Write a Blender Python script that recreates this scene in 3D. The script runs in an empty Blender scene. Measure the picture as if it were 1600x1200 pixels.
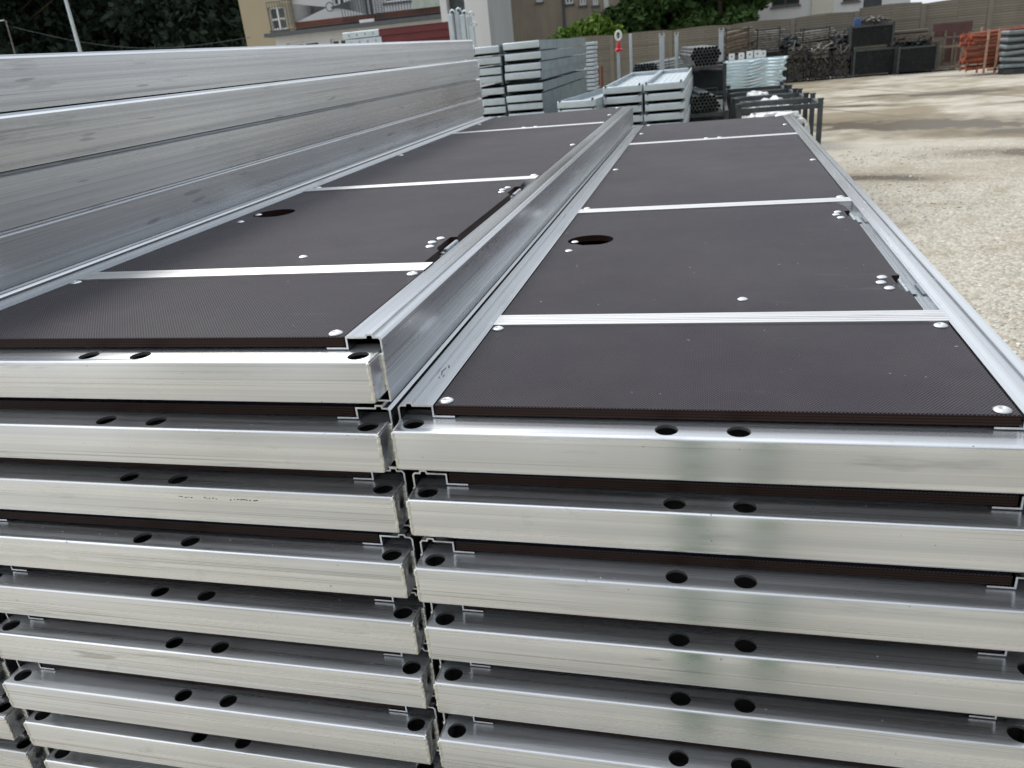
import bpy, bmesh, math, random
import numpy as np
from mathutils import Vector, Matrix
random.seed(7)
R = math.radians
S = bpy.context.scene
C = S.collection

# ------------------------------------------------------------------ camera
F_PX = 1223.94
CAM = Vector((.3115, -.6777, .3212))
def cam_axes(p=-22.9177, b=-5.5909, c=-15.5087):
    a, b, c = R(p), R(b), R(c)
    fwd = Vector((math.sin(c)*math.cos(a), math.cos(c)*math.cos(a), math.sin(a)))
    r0 = Vector((math.cos(c), -math.sin(c), 0)); u0 = r0.cross(fwd)
    return r0*math.cos(b)+u0*math.sin(b), -r0*math.sin(b)+u0*math.cos(b), fwd
AX, AY, AZ = cam_axes()
cd = bpy.data.cameras.new('camera'); cam = bpy.data.objects.new('camera', cd); C.objects.link(cam)
m = Matrix((AX, AY, -AZ)).transposed().to_4x4(); m.translation = CAM; cam.matrix_world = m
cd.sensor_width = 36; cd.lens = F_PX*36/1600; cd.clip_start = .02; cd.clip_end = 500
cd.dof.use_dof = True; cd.dof.focus_distance = 1.0; cd.dof.aperture_fstop = 13
S.camera = cam
def at(px, py, y=None, z=None):
    """world point where the sight line of a photo pixel meets depth y or height z"""
    d = AZ + AX*(px-800)/F_PX - AY*(py-600)/F_PX
    t = (y-CAM.y)/d.y if y is not None else (z-CAM.z)/d.z
    return CAM+d*t
G = -1.35   # ground level

# ------------------------------------------------------------------ light
W = bpy.data.worlds.new('World'); S.world = W; W.use_nodes = True
nt = W.node_tree; N = nt.nodes; L = nt.links
for n in list(N): N.remove(n)
SUN_EL, SUN_AZ = 50, -55          # azimuth clockwise from +y
out = N.new('ShaderNodeOutputWorld'); bg = N.new('ShaderNodeBackground'); bg.inputs[1].default_value = .1
sky = N.new('ShaderNodeTexSky'); sky.sky_type = 'NISHITA'; sky.sun_disc = False
sky.sun_elevation = R(SUN_EL); sky.sun_rotation = R(SUN_AZ); sky.air_density = 1; sky.dust_density = 3; sky.ozone_density = 1
tc = N.new('ShaderNodeTexCoord'); mp = N.new('ShaderNodeMapping'); mp.inputs['Scale'].default_value = (1, 1, 2.4)
no = N.new('ShaderNodeTexNoise'); no.inputs['Scale'].default_value = 2.2; no.inputs['Detail'].default_value = 6; no.inputs['Roughness'].default_value = .55
cr = N.new('ShaderNodeValToRGB'); cr.color_ramp.elements[0].position = .3; cr.color_ramp.elements[0].color = (5.2, 5.7, 6.5, 1)
cr.color_ramp.elements[1].position = .68; cr.color_ramp.elements[1].color = (11.5, 11.6, 11.6, 1)
mx = N.new('ShaderNodeMix'); mx.data_type = 'RGBA'; mx.inputs[0].default_value = .86
L.new(tc.outputs['Generated'], mp.inputs[0]); L.new(mp.outputs[0], no.inputs['Vector']); L.new(no.outputs['Fac'], cr.inputs[0])
L.new(sky.outputs[0], mx.inputs[6]); L.new(cr.outputs[0], mx.inputs[7]); vn = N.new('ShaderNodeVectorMath'); vn.operation = 'NORMALIZE'; L.new(tc.outputs['Generated'], vn.inputs[0])
vd = N.new('ShaderNodeVectorMath'); vd.operation = 'DOT_PRODUCT'; L.new(vn.outputs[0], vd.inputs[0])
vd.inputs[1].default_value = (math.sin(R(SUN_AZ))*math.cos(R(SUN_EL)), math.cos(R(SUN_AZ))*math.cos(R(SUN_EL)), math.sin(R(SUN_EL)))
rm = N.new('ShaderNodeMapRange'); L.new(vd.outputs['Value'], rm.inputs[0])      # overcast is brighter towards the veiled sun
for i_, v_ in zip((1, 2, 3, 4), (-.35, .95, .50, 1.55)): rm.inputs[i_].default_value = v_
sc_ = N.new('ShaderNodeVectorMath'); sc_.operation = 'SCALE'; L.new(mx.outputs[2], sc_.inputs[0]); L.new(rm.outputs[0], sc_.inputs['Scale'])
L.new(sc_.outputs[0], bg.inputs[0]); L.new(bg.outputs[0], out.inputs[0])
sl = bpy.data.lights.new('sun', 'SUN'); sl.energy = 1.7; sl.angle = R(16); sl.color = (1, .96, .9)
sun = bpy.data.objects.new('sun', sl); C.objects.link(sun)
sd = Vector((math.sin(R(SUN_AZ))*math.cos(R(SUN_EL)), math.cos(R(SUN_AZ))*math.cos(R(SUN_EL)), math.sin(R(SUN_EL))))
sun.rotation_euler = sd.to_track_quat('Z', 'Y').to_euler(); sun.location = sd*30
S.view_settings.view_transform = 'Standard'; S.view_settings.look = 'None'; S.view_settings.exposure = 0.25; S.view_settings.gamma = 1
S.render.engine = 'CYCLES'

# ------------------------------------------------------------------ materials
class M_:
    def __init__(s, name):
        s.m = bpy.data.materials.new(name); s.m.use_nodes = True; s.t = s.m.node_tree
        s.b = s.t.nodes['Principled BSDF']; s.o = s.t.nodes['Material Output']
    def n(s, typ, **kw):
        x = s.t.nodes.new('ShaderNode'+typ)
        for k, v in kw.items():
            if k.startswith('i_'): x.inputs[k[2:].replace('_', ' ')].default_value = v
            else: setattr(x, k, v)
        return x
    def l(s, a, b): s.t.links.new(a, b)
    def coord(s, scale=(1, 1, 1), rnd=True, world=False):
        if world:
            g = s.n('NewGeometry').outputs['Position']
        else:
            g = s.n('TexCoord').outputs['Object']
        mpn = s.n('Mapping'); mpn.inputs['Scale'].default_value = scale
        if rnd and not world:
            oi = s.n('ObjectInfo'); mu = s.n('Math', operation='MULTIPLY'); mu.inputs[1].default_value = 37.
            s.l(oi.outputs['Random'], mu.inputs[0]); cx = s.n('CombineXYZ')
            for i in range(3): s.l(mu.outputs[0], cx.inputs[i])
            ad = s.n('VectorMath', operation='ADD'); s.l(g, ad.inputs[0]); s.l(cx.outputs[0], ad.inputs[1]); g = ad.outputs[0]
        s.l(g, mpn.inputs['Vector']); return mpn.outputs[0]
    def noise(s, vec, scale, detail=3, rough=.5):
        x = s.n('TexNoise'); x.inputs['Scale'].default_value = scale; x.inputs['Detail'].default_value = detail; x.inputs['Roughness'].default_value = rough
        s.l(vec, x.inputs['Vector']); return x.outputs['Fac']
    def ramp(s, fac, stops):
        x = s.n('ValToRGB'); e = x.color_ramp.elements
        while len(e) < len(stops): e.new(.5)
        for k, (p, c) in enumerate(stops):
            e[k].position = p; e[k].color = (*c, 1) if len(c) == 3 else c
        s.l(fac, x.inputs[0]); return x.outputs[0]
    def mr(s, fac, a, b, c, d):
        x = s.n('MapRange'); 
        for i, v in zip((1, 2, 3, 4), (a, b, c, d)): x.inputs[i].default_value = v
        s.l(fac, x.inputs[0]); return x.outputs[0]
    def mix(s, fac, a, b, mode='MIX'):
        x = s.n('Mix', data_type='RGBA', blend_type=mode)
        for sock, v in ((0, fac), (6, a), (7, b)):
            if hasattr(v, 'is_linked'): s.l(v, x.inputs[sock])
            elif sock == 0: x.inputs[0].default_value = v
            else: x.inputs[sock].default_value = (*v, 1)
        return x.outputs[2]
    def math(s, op, a, b=0):
        x = s.n('Math', operation=op)
        for i, v in ((0, a), (1, b)):
            if hasattr(v, 'is_linked'): s.l(v, x.inputs[i])
            else: x.inputs[i].default_value = v
        return x.outputs[0]
    def bump(s, h, strength=.3, dist=.001):
        x = s.n('Bump'); x.inputs['Strength'].default_value = strength; x.inputs['Distance'].default_value = dist
        s.l(h, x.inputs['Height']); s.l(x.outputs[0], s.b.inputs['Normal'])
    def base(s, c):
        if hasattr(c, 'is_linked'): s.l(c, s.b.inputs['Base Color'])
        else: s.b.inputs['Base Color'].default_value = (*c, 1)
    def rough(s, v):
        if hasattr(v, 'is_linked'): s.l(v, s.b.inputs['Roughness'])
        else: s.b.inputs['Roughness'].default_value = v
    def metal(s, v): s.b.inputs['Metallic'].default_value = v

def aluminium(name, axis, rough=.3, aniso=.75, tint=(.90, .90, .89)):
    m = M_(name); m.metal(1)
    sc = {'x': (.8, 300, 300), 'y': (300, .8, 300)}[axis]
    st = m.noise(m.coord(sc), 1, 2, .6)
    sc2 = {'x': (.35, 95, 95), 'y': (95, .35, 95)}[axis]
    st2 = m.noise(m.coord(sc2), 1, 2, .5)
    sc3 = {'x': (7, 260, 60), 'y': (260, 7, 60)}[axis]
    scr = m.noise(m.coord(sc3), 1, 1, .5)
    bl = m.noise(m.coord((1, 1, 1)), 5, 4, .6); bl2 = m.noise(m.coord((1, 1, 1)), 1.3, 2, .5)
    sp = m.noise(m.coord((1, 1, 1)), 210, 1, .4); sm = m.noise(m.coord((1, 1, 1)), 16, 5, .7)
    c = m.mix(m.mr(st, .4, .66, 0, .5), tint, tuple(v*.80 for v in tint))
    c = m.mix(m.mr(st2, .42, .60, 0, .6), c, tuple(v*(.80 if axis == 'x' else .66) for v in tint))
    die = m.noise(m.coord({'x': (.9, 620, 620), 'y': (620, .9, 620)}[axis]), 1, 1, .4); seg = m.noise(m.coord((2, 2, 60)), 2, 2, .5)
    c = m.mix(m.math('MULTIPLY', m.mr(die, .60, .66, 0, .75), m.mr(seg, .4, .6, .2, 1)), c, tuple(v*.55 for v in tint))
    c = m.mix(m.mr(bl, .5, .75, 0, .25), c, tuple(v*.66 for v in tint))
    c = m.mix(m.mr(sm, .64, .78, 0, .5 if axis == 'x' else .15), c, tuple(v*.5 for v in tint))
    lng = m.noise(m.coord({'x': (5, 40, 45), 'y': (45, 5, 50)}[axis]), 1, 4, .7); c = m.mix(m.mr(lng, .60, .76, 0, .6), c, tuple(v*.45 for v in tint))
    c = m.mix(m.mr(scr, .735, .76, 0, .55), c, tuple(v*.42 for v in tint))
    c = m.mix(m.mr(sp, .80, .82, 0, .7), c, (.25, .24, .22))
    m.base(c)
    r = m.math('ADD', m.mr(st2, .35, .65, rough-.04, rough+.05), m.mr(bl2, .35, .65, -.03, .05)); m.rough(r)
    m.bump(m.math('ADD', st, m.math('MULTIPLY', st2, 1.5)), .12, .0002)
    m.b.inputs['Anisotropic'].default_value = aniso
    g = m.n('NewGeometry'); cr_ = m.n('VectorMath', operation='CROSS_PRODUCT')
    m.l(g.outputs['Normal'], cr_.inputs[0]); cr_.inputs[1].default_value = (1, 0, 0) if axis == 'x' else (0, 1, 0)
    m.l(cr_.outputs[0], m.b.inputs['Tangent'])
    return m.m
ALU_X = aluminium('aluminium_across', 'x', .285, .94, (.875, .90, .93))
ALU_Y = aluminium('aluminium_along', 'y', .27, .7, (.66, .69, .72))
SAWN = None
def simple(name, col, rough=.5, metal=0, var=.15, scale=6, bump=0, bscale=60, spec=.5):
    m = M_(name); m.metal(metal); v = m.coord()
    nz = m.noise(v, scale, 5, .6)
    m.base(m.mix(m.mr(nz, .3, .7, 0, 1), tuple(c*(1-var) for c in col), tuple(min(1, c*(1+var)) for c in col)))
    m.rough(m.mr(m.noise(v, scale*2, 3), .3, .7, max(.03, rough-.08), min(1, rough+.08)))
    m.b.inputs['Specular IOR Level'].default_value = spec
    if bump: m.bump(m.noise(v, bscale, 4), bump, .004)
    return m.m
WELD = simple('weld_metal', (.80, .80, .76), .38, .9, .2, 200)
INSIDE = simple('unpolished_bore', (.10, .10, .10), .75, .2, .1, 100)  # dull bore finish, colour also darkened to stand for shade in the holes
SAWN = simple('sawn_aluminium', (.80, .81, .82), .42, .8, .1, 100)
BAR = aluminium('ribbed_bar_metal', 'x', .42, .5, (.80, .80, .80))
SCREW = simple('zinc_screw', (.66, .68, .70), .36, 1, .1, 300)
ZINC = simple('zinc_hinge', (.42, .46, .49), .45, 1, .2, 120)
def galv(name, tint=(.60, .66, .70), rough=.5):
    m = M_(name); m.metal(.75); v = m.coord()
    vo = m.n('TexVoronoi'); vo.inputs['Scale'].default_value = 45; m.l(v, vo.inputs['Vector'])
    nz = m.noise(v, 5, 5, .65)
    c = m.mix(m.mr(vo.outputs['Color'], 0, 1, 0, .3), tint, tuple(min(1, x*1.25) for x in tint))
    c = m.mix(m.mr(nz, .45, .75, 0, .5), c, tuple(x*.62 for x in tint)); m.base(c)
    m.rough(m.mr(nz, .3, .7, rough-.08, rough+.1)); return m.m
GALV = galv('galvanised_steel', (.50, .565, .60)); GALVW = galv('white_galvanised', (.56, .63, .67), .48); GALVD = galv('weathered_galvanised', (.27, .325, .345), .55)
PALE = galv('pale_green_galvanised', (.64, .76, .80), .5)
def ply():
    m = M_('film_plywood'); g = m.n('TexCoord').outputs['Object']; sx = m.n('SeparateXYZ'); m.l(g, sx.inputs[0])
    P = 2*math.pi/.0034
    wx = m.math('SINE', m.math('MULTIPLY', sx.outputs[0], P)); wy = m.math('SINE', m.math('MULTIPLY', sx.outputs[1], P*.8))
    grid = m.math('MULTIPLY', wx, wy)
    nz = m.noise(m.coord(), 4, 6, .65); fine = m.noise(m.coord(), 420, 2)
    dust = m.noise(m.coord(), 900, 1); dust2 = m.noise(m.coord((1, 1, 1)), 95, 2, .4)
    top = m.mix(m.mr(nz, .3, .7, 0, 1), (.009, .006, .011), (.017, .012, .020))
    top = m.mix(m.mr(grid, .15, .9, 0, .85), top, (.115, .11, .12))
    pat = m.noise(m.coord((1, 1, 1)), 1.6, 6, .7); scf = m.noise(m.coord((2, 14, 1)), 3, 5, .7)
    top = m.mix(m.mr(pat, .48, .72, 0, .05), top, (.40, .38, .35)); top = m.mix(m.mr(scf, .64, .80, 0, .12), top, (.42, .40, .38))
    top = m.mix(m.mr(dust2, .775, .80, 0, .45), top, (.45, .43, .40))
    # cut edge: thin veneers
    wv = m.math('SINE', m.math('MULTIPLY', sx.outputs[2], 2*math.pi/.0028))
    wood = m.noise(m.coord((3, 3, 200)), 6, 4)
    edge = m.mix(m.mr(m.math('ADD', wv, m.math('MULTIPLY', wood, 1.2)), -.6, 1.4, 0, 1), (.008, .005, .0045), (.040, .022, .017))
    ge = m.n('NewGeometry'); sn = m.n('SeparateXYZ'); m.l(ge.outputs['True Normal'], sn.inputs[0])
    isTop = m.math('GREATER_THAN', m.math('ABSOLUTE', sn.outputs[2]), .6)
    m.base(m.mix(isTop, edge, top))
    m.rough(m.mr(m.math('ADD', nz, m.math('MULTIPLY', isTop, -.35)), -.1, .7, .38, .62))
    m.b.inputs['Specular IOR Level'].default_value = .14
    m.bump(m.math('ADD', m.math('MULTIPLY', grid, m.math('MULTIPLY', isTop, 1.0)), m.math('MULTIPLY', fine, .5)), .6, .0004)
    return m.m
PLY = ply()
HATCH_DARK = simple('dark_gap', (.01, .01, .01), .8)
STEEL_D = simple('dark_steel', (.075, .085, .09), .5, .55, .3, 12)
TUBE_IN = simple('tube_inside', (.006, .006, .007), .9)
BLACKM = simple('black_mesh', (.020, .024, .027), .7, .2, .85, 7)
RUSTY = simple('rusty_steel', (.20, .165, .13), .7, .3, .5, 14, .2)
TUBEG = simple('weathered_tube', (.20, .19, .175), .55, .4, .6, 10)
ORANGE = simple('orange_paint', (.27, .062, .028), .6, 0, .6, 9)
REDP = simple('dark_red_paint', (.13, .018, .022), .5, 0, .15, 5)
REDB = simple('bright_red_plastic', (.55, .02, .03), .4)
REDBROWN = simple('red_brown_sheet', (.11, .055, .052), .75, 0, .25, 3)
WHITEP = simple('white_paint', (.75, .76, .75), .5, 0, .06, 6)
BLUEP = simple('blue_paint', (.05, .11, .25), .5)
WOOD = simple('timber', (.22, .16, .10), .8, 0, .3, 20, .3)
WHITEPLAST = simple('white_packing', (.7, .72, .72), .4, 0, .2, 20, .5, 40)
def render_wall(name, col, stain=.35, scale=.6):
    m = M_(name); v = m.coord((1, 1, .5), world=True); nz = m.noise(v, scale, 8, .7); st = m.noise(m.coord((3, 3, .25), world=True), .8, 5, .6)
    c = m.mix(m.mr(nz, .35, .7, 0, stain), col, tuple(x*.55 for x in col)); c = m.mix(m.mr(st, .5, .75, 0, stain), c, tuple(x*.6 for x in col))
    m.base(c); m.rough(.85); m.bump(m.noise(m.coord(world=True), 25, 4), .3, .01); return m.m
BEIGE = render_wall('beige_render', (.42, .36, .25), .15); WHITEW = render_wall('white_render', (.66, .67, .68), .2); SHADEW = render_wall('grey_side', (.36, .39, .40), .3)
BROWNW = render_wall('brown_render', (.36, .315, .25), .7, .8); CREAM = render_wall('cream_render', (.60, .58, .50), .15); BRICK = render_wall('red_brick', (.16, .06, .045), .5, 3)
SLAB = simple('dark_roof_edge', (.10, .11, .12), .7); ROOF = simple('roof_tiles', (.16, .06, .045), .8)
def glass():
    m = M_('window_glass'); m.base((.03, .04, .045)); m.rough(.06); m.b.inputs['Specular IOR Level'].default_value = .6; return m.m
GLASS = glass()
def fence_mat():
    m = M_('concrete_fence'); g = m.n('TexCoord').outputs['Object']
    br = m.n('TexBrick'); br.inputs['Scale'].default_value = 1; br.inputs['Brick Width'].default_value = 1.9; br.inputs['Row Height'].default_value = .075
    br.inputs['Mortar Size'].default_value = .012; br.inputs['Color1'].default_value = (.27, .245, .195, 1); br.inputs['Color2'].default_value = (.235, .212, .17, 1); br.inputs['Mortar'].default_value = (.15, .135, .11, 1)
    rot = m.n('Mapping'); rot.inputs['Rotation'].default_value = (R(90), 0, 0); m.l(g, rot.inputs['Vector']); m.l(rot.outputs[0], br.inputs['Vector'])
    st = m.noise(m.coord((1, 1, .3), world=True), 1.2, 7, .7)
    m.base(m.mix(m.mr(st, .4, .75, 0, .6), br.outputs['Color'], (.13, .12, .10))); m.rough(.9)
    m.bump(br.outputs['Fac'], -.5, .012); return m.m
FENCE = fence_mat(); FPOST = render_wall('fence_post_concrete', (.25, .23, .19), .5, 2)
def ground_mat():
    m = M_('gravel_and_concrete'); v = m.coord(world=True)
    sep = m.n('SeparateXYZ'); m.l(v, sep.inputs[0])
    big = m.noise(v, .35, 6, .6); mid = m.noise(v, 2.2, 6, .6); fin = m.noise(v, 30, 5, .7)
    vo = m.n('TexVoronoi'); vo.inputs['Scale'].default_value = 42; m.l(v, vo.inputs['Vector'])
    peb = m.mix(m.mr(vo.outputs['Color'], 0, 1, 0, 1), (.21, .195, .16), (.64, .61, .53))
    grav = m.mix(m.mr(fin, .35, .7, 0, .6), peb, (.43, .40, .33)); grav = m.mix(m.mr(mid, .52, .70, 0, .65), grav, (.27, .225, .15))
    conc = m.mix(m.mr(mid, .3, .7, 0, 1), (.36, .335, .275), (.52, .49, .42)); conc = m.mix(m.mr(big, .46, .58, 0, .9), conc, (.225, .19, .13))
    # gravel gives way to slabs further off
    wob = m.math('ADD', sep.outputs[1], m.mr(big, 0, 1, -5, 5)); fac = m.mr(wob, 8.5, 12.5, 0, 1)
    c = m.mix(fac, grav, conc)
    # slab joints (a rotated grid of poured slabs)
    rot = m.n('Mapping'); rot.inputs['Rotation'].default_value = (0, 0, R(-24)); m.l(v, rot.inputs['Vector']); s2 = m.n('SeparateXYZ'); m.l(rot.outputs[0], s2.inputs[0])
    def joint(o):
        f = m.math('FRACT', m.math('DIVIDE', o, 3.1)); return m.math('LESS_THAN', f, .03)
    j = m.math('MAXIMUM', joint(s2.outputs[0]), joint(s2.outputs[1])); far = m.mr(sep.outputs[1], 14, 17, 0, .7)
    c = m.mix(m.math('MULTIPLY', j, far), c, (.09, .075, .055))
    # puddles and damp patches
    wet = None
    for (cx, cy, rx, ry, rz) in ((3.5, 13.7, 1.7, .75, -28), (5.1, 11.9, 1.4, .4, -20), (4.4, 13.2, .7, .3, -25), (5.3, 18.9, 1.1, .5, -10), (3.1, 17.6, .8, .2, -20), (2.2, 14.6, 1.1, .25, -25), (4.4, 10.1, .9, .3, -20), (3.9, 19.6, .6, .15, 0), (6.6, 15.8, .9, .15, -15), (2.1, 9.0, .5, .15, -20)):
        mpn = m.n('Mapping', vector_type='TEXTURE'); mpn.inputs['Location'].default_value = (cx, cy, 0); mpn.inputs['Rotation'].default_value = (0, 0, R(rz)); mpn.inputs['Scale'].default_value = (rx, ry, 1000)
        m.l(v, mpn.inputs['Vector']); ln = m.n('VectorMath', operation='LENGTH'); m.l(mpn.outputs[0], ln.inputs[0])
        d = ln.outputs['Value']; wet = d if wet is None else m.math('MINIMUM', wet, d)
    wn = m.math('ADD', wet, m.math('ADD', m.mr(mid, 0, 1, -1.3, 1.3), m.mr(fin, 0, 1, -.2, .2)))
    damp = m.mr(wn, .85, 2.3, 1, 0); water = m.mr(wn, .78, .9, 1, 0)
    c = m.mix(m.math('MULTIPLY', damp, .75), c, (.14, .115, .075)); c = m.mix(water, c, (.082, .064, .037)); m.base(c)
    m.rough(m.math('SUBTRACT', m.math('SUBTRACT', .92, m.math('MULTIPLY', damp, .25)), m.math('MULTIPLY', water, .25)))
    m.b.inputs['Specular IOR Level'].default_value = .16
    dry = m.math('SUBTRACT', 1, water); hh = m.math('ADD', m.math('MULTIPLY', vo.outputs['Distance'], -1), m.math('MULTIPLY', fin, .8))
    m.bump(m.math('MULTIPLY', m.math('MULTIPLY', hh, dry), m.mr(fac, 0, 1, 1, .15)), .8, .012)
    return m.m
GROUND = ground_mat()
STONE = simple('pale_stone', (.50, .485, .45), .9, 0, .5, 9)
LEAFS = None
def leaf(name, a, b, scale=.5):
    m = M_(name); nz = m.noise(m.coord(world=True), scale, 4, .6); nf = m.noise(m.coord(world=True), 9, 2)
    c = m.mix(m.mr(nz, .35, .65, 0, 1), a, b); c = m.mix(m.mr(nf, .4, .65, 0, .6), c, tuple(x*(1.2 if b[0] < .02 else 1.6) for x in b)); m.base(c); m.rough(.7); m.b.inputs['Specular IOR Level'].default_value = .25
    m.b.inputs['Transmission Weight'].default_value = 0; return m.m
LEAF_D = leaf('dark_foliage', (.013, .023, .017), (.018, .033, .021)); LEAF_M = leaf('green_foliage', (.025, .055, .015), (.05, .095, .025)); LEAF_L = leaf('fresh_foliage', (.07, .14, .02), (.13, .22, .035), 2)
LEAF_S = leaf('slim_shrub_foliage', (.015, .12, .03), (.03, .20, .05))
BARK = simple('bark', (.06, .045, .03), .9, 0, .3, 8, .5)

# ------------------------------------------------------------------ mesh helpers
class MB:
    def __init__(s): s.v = []; s.f = []
    def add(s, v, f):
        k = len(s.v); s.v += [tuple(p) for p in v]; s.f += [tuple(i+k for i in q) for q in f]; return s
    def box(s, x0, x1, y0, y1, z0, z1, mat=None):
        v = [Vector((x, y, z)) for z in (z0, z1) for y in (y0, y1) for x in (x0, x1)]
        if mat: v = [mat@p for p in v]
        return s.add(v, [(0, 2, 3, 1), (4, 5, 7, 6), (0, 1, 5, 4), (2, 6, 7, 3), (0, 4, 6, 2), (1, 3, 7, 5)])
    def tube(s, a, b, r, n=8, r2=None, cap=True):
        a, b = Vector(a), Vector(b); d = (b-a).normalized(); u = d.orthogonal().normalized(); w = d.cross(u); r2 = r if r2 is None else r2
        v = [a+(u*math.cos(2*math.pi*i/n)+w*math.sin(2*math.pi*i/n))*r for i in range(n)]+[b+(u*math.cos(2*math.pi*i/n)+w*math.sin(2*math.pi*i/n))*r2 for i in range(n)]
        f = [(i, (i+1) % n, n+(i+1) % n, n+i) for i in range(n)]
        if cap: f += [tuple(range(n))[::-1], tuple(range(n, 2*n))]
        return s.add(v, f)
    def path(s, pts, radii, n=7):
        pts = [Vector(p) for p in pts]; rings = []
        for i, p in enumerate(pts):
            d = (pts[min(i+1, len(pts)-1)]-pts[max(i-1, 0)]).normalized(); u = d.orthogonal().normalized() if i == 0 else (u-d*u.dot(d)).normalized(); w = d.cross(u)
            r = radii[i] if hasattr(radii, '__len__') else radii
            rings.append([p+(u*math.cos(2*math.pi*k/n)+w*math.sin(2*math.pi*k/n))*r for k in range(n)])
        v = [p for r_ in rings for p in r_]; f = []
        for i in range(len(pts)-1):
            for k in range(n): f.append((i*n+k, i*n+(k+1) % n, (i+1)*n+(k+1) % n, (i+1)*n+k))
        f += [tuple(range(n))[::-1], tuple(range((len(pts)-1)*n, len(pts)*n))]
        return s.add(v, f)
    def prism(s, poly, y0, y1, mirror=None):
        """closed (x,z) outline swept along y"""
        n = len(poly); v = [(x, y0, z) for x, z in poly]+[(x, y1, z) for x, z in poly]
        if mirror is not None: v = [(mirror-x, y, z) for x, y, z in v]
        f = [(i, (i+1) % n, n+(i+1) % n, n+i) for i in range(n)]+[tuple(range(n))[::-1], tuple(range(n, 2*n))]
        return s.add(v, f)
    def slab(s, poly, z0, z1):
        n = len(poly); v = [(x, y, z0) for x, y in poly]+[(x, y, z1) for x, y in poly]
        return s.add(v, [(i, (i+1) % n, n+(i+1) % n, n+i) for i in range(n)]+[tuple(range(n))[::-1], tuple(range(n, 2*n))])
    def lathe(s, prof, c, n=16):
        v = []; f = []
        for r, z in prof:
            for i in range(n): v.append((c[0]+r*math.cos(2*math.pi*i/n), c[1]+r*math.sin(2*math.pi*i/n), c[2]+z))
        for j in range(len(prof)-1):
            for i in range(n): f.append((j*n+i, j*n+(i+1) % n, (j+1)*n+(i+1) % n, (j+1)*n+i))
        f += [tuple(range(n))[::-1], tuple(range((len(prof)-1)*n, len(prof)*n))]
        return s.add(v, f)
    def mesh(s, name, mat, bevel=0, smooth=False, seg=2):
        me = bpy.data.meshes.new(name); me.from_pydata(s.v, [], s.f); me.materials.append(mat)
        bm = bmesh.new(); bm.from_mesh(me); bmesh.ops.recalc_face_normals(bm, faces=bm.faces)
        if bevel:
            ed = [e for e in bm.edges if len(e.link_faces) == 2 and e.calc_face_angle(0) > .6]
            bmesh.ops.bevel(bm, geom=ed, offset=bevel, segments=seg, profile=.5, affect='EDGES')
        bm.to_mesh(me); bm.free()
        if smooth:
            for p in me.polygons: p.use_smooth = True
        return me
    def build(s, name, mat, parent=None, bevel=0, smooth=False, seg=2, loc=None):
        o = bpy.data.objects.new(name, s.mesh(name, mat, bevel, smooth, seg)); C.objects.link(o)
        if parent: o.parent = parent
        if loc: o.location = loc
        return o
def smooth_by_angle(me, ang=35):
    bm = bmesh.new(); bm.from_mesh(me)
    for f in bm.faces: f.smooth = True
    for e in bm.edges:
        if len(e.link_faces) == 2 and e.calc_face_angle(0) > R(ang): e.smooth = False
    bm.to_mesh(me); bm.free()
def tag(o, label=None, cat=None, group=None, kind=None):
    if label: o['label'] = label
    if cat: o['category'] = cat
    if group: o['group'] = group
    if kind: o['kind'] = kind
    return o
def thing(name, label, cat, loc=(0, 0, 0), rz=0, group=None):
    o = bpy.data.objects.new(name, None); C.objects.link(o); o.location = loc; o.rotation_euler = (0, 0, rz); o.empty_display_size = .1
    return tag(o, label, cat, group)
KIDS = {}
def dup(root, loc, label, rz=None, group=None, skip=()):
    kids = {}
    for o in bpy.data.objects:
        if o.parent: kids.setdefault(o.parent.name, []).append(o)
    def cp(o, parent):
        c = o.copy(); C.objects.link(c); c.parent = parent
        for ch in kids.get(o.name, []):
            if ch.name.split('.')[0] in skip: continue
            cp(ch, c)
        return c
    r = cp(root, None); r.location = loc
    if rz is not None: r.rotation_euler = (0, 0, rz)
    r['label'] = label
    if group: r['group'] = group
    return r
def boolean(a_me, cutters, name):
    a = bpy.data.objects.new('tmp', a_me); C.objects.link(a)
    cs = []
    for c in cutters:
        me = c.mesh('cut', a_me.materials[0]); o = bpy.data.objects.new('cut', me); C.objects.link(o); cs.append(o)
        md = a.modifiers.new('b', 'BOOLEAN'); md.operation = 'DIFFERENCE'; md.solver = 'EXACT'; md.object = o
    bpy.context.view_layer.update(); dg = bpy.context.evaluated_depsgraph_get()
    me = bpy.data.meshes.new_from_object(a.evaluated_get(dg)); me.name = name
    for o in cs+[a]: bpy.data.objects.remove(o)
    return me
def link(name, me, parent=None):
    o = bpy.data.objects.new(name, me); C.objects.link(o); o.parent = parent; return o

# ------------------------------------------------------------------ ground
gb = MB()
n = 60; xs = np.concatenate([np.linspace(-250, -12, 8), np.linspace(-10, 14, 34), np.linspace(18, 250, 8)]); ys = np.concatenate([np.linspace(-250, -8, 6), np.linspace(-6, 34, 40), np.linspace(40, 250, 6)])
v = []; f = []
for j, y in enumerate(ys):
    for i, x in enumerate(xs):
        inner = 1 if (2 < x < 11 and 4 < y < 26) else 0
        v.append((x, y, G+inner*.012*math.sin(x*1.7+y*.6)*math.cos(y*1.1)))
k = len(xs)
for j in range(len(ys)-1):
    for i in range(k-1): f.append((j*k+i, j*k+i+1, (j+1)*k+i+1, (j+1)*k+i))
gb.add(v, f); g = gb.build('ground', GROUND, smooth=True); tag(g, 'pale gravel and worn concrete yard with brown puddles', kind='structure')
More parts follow.
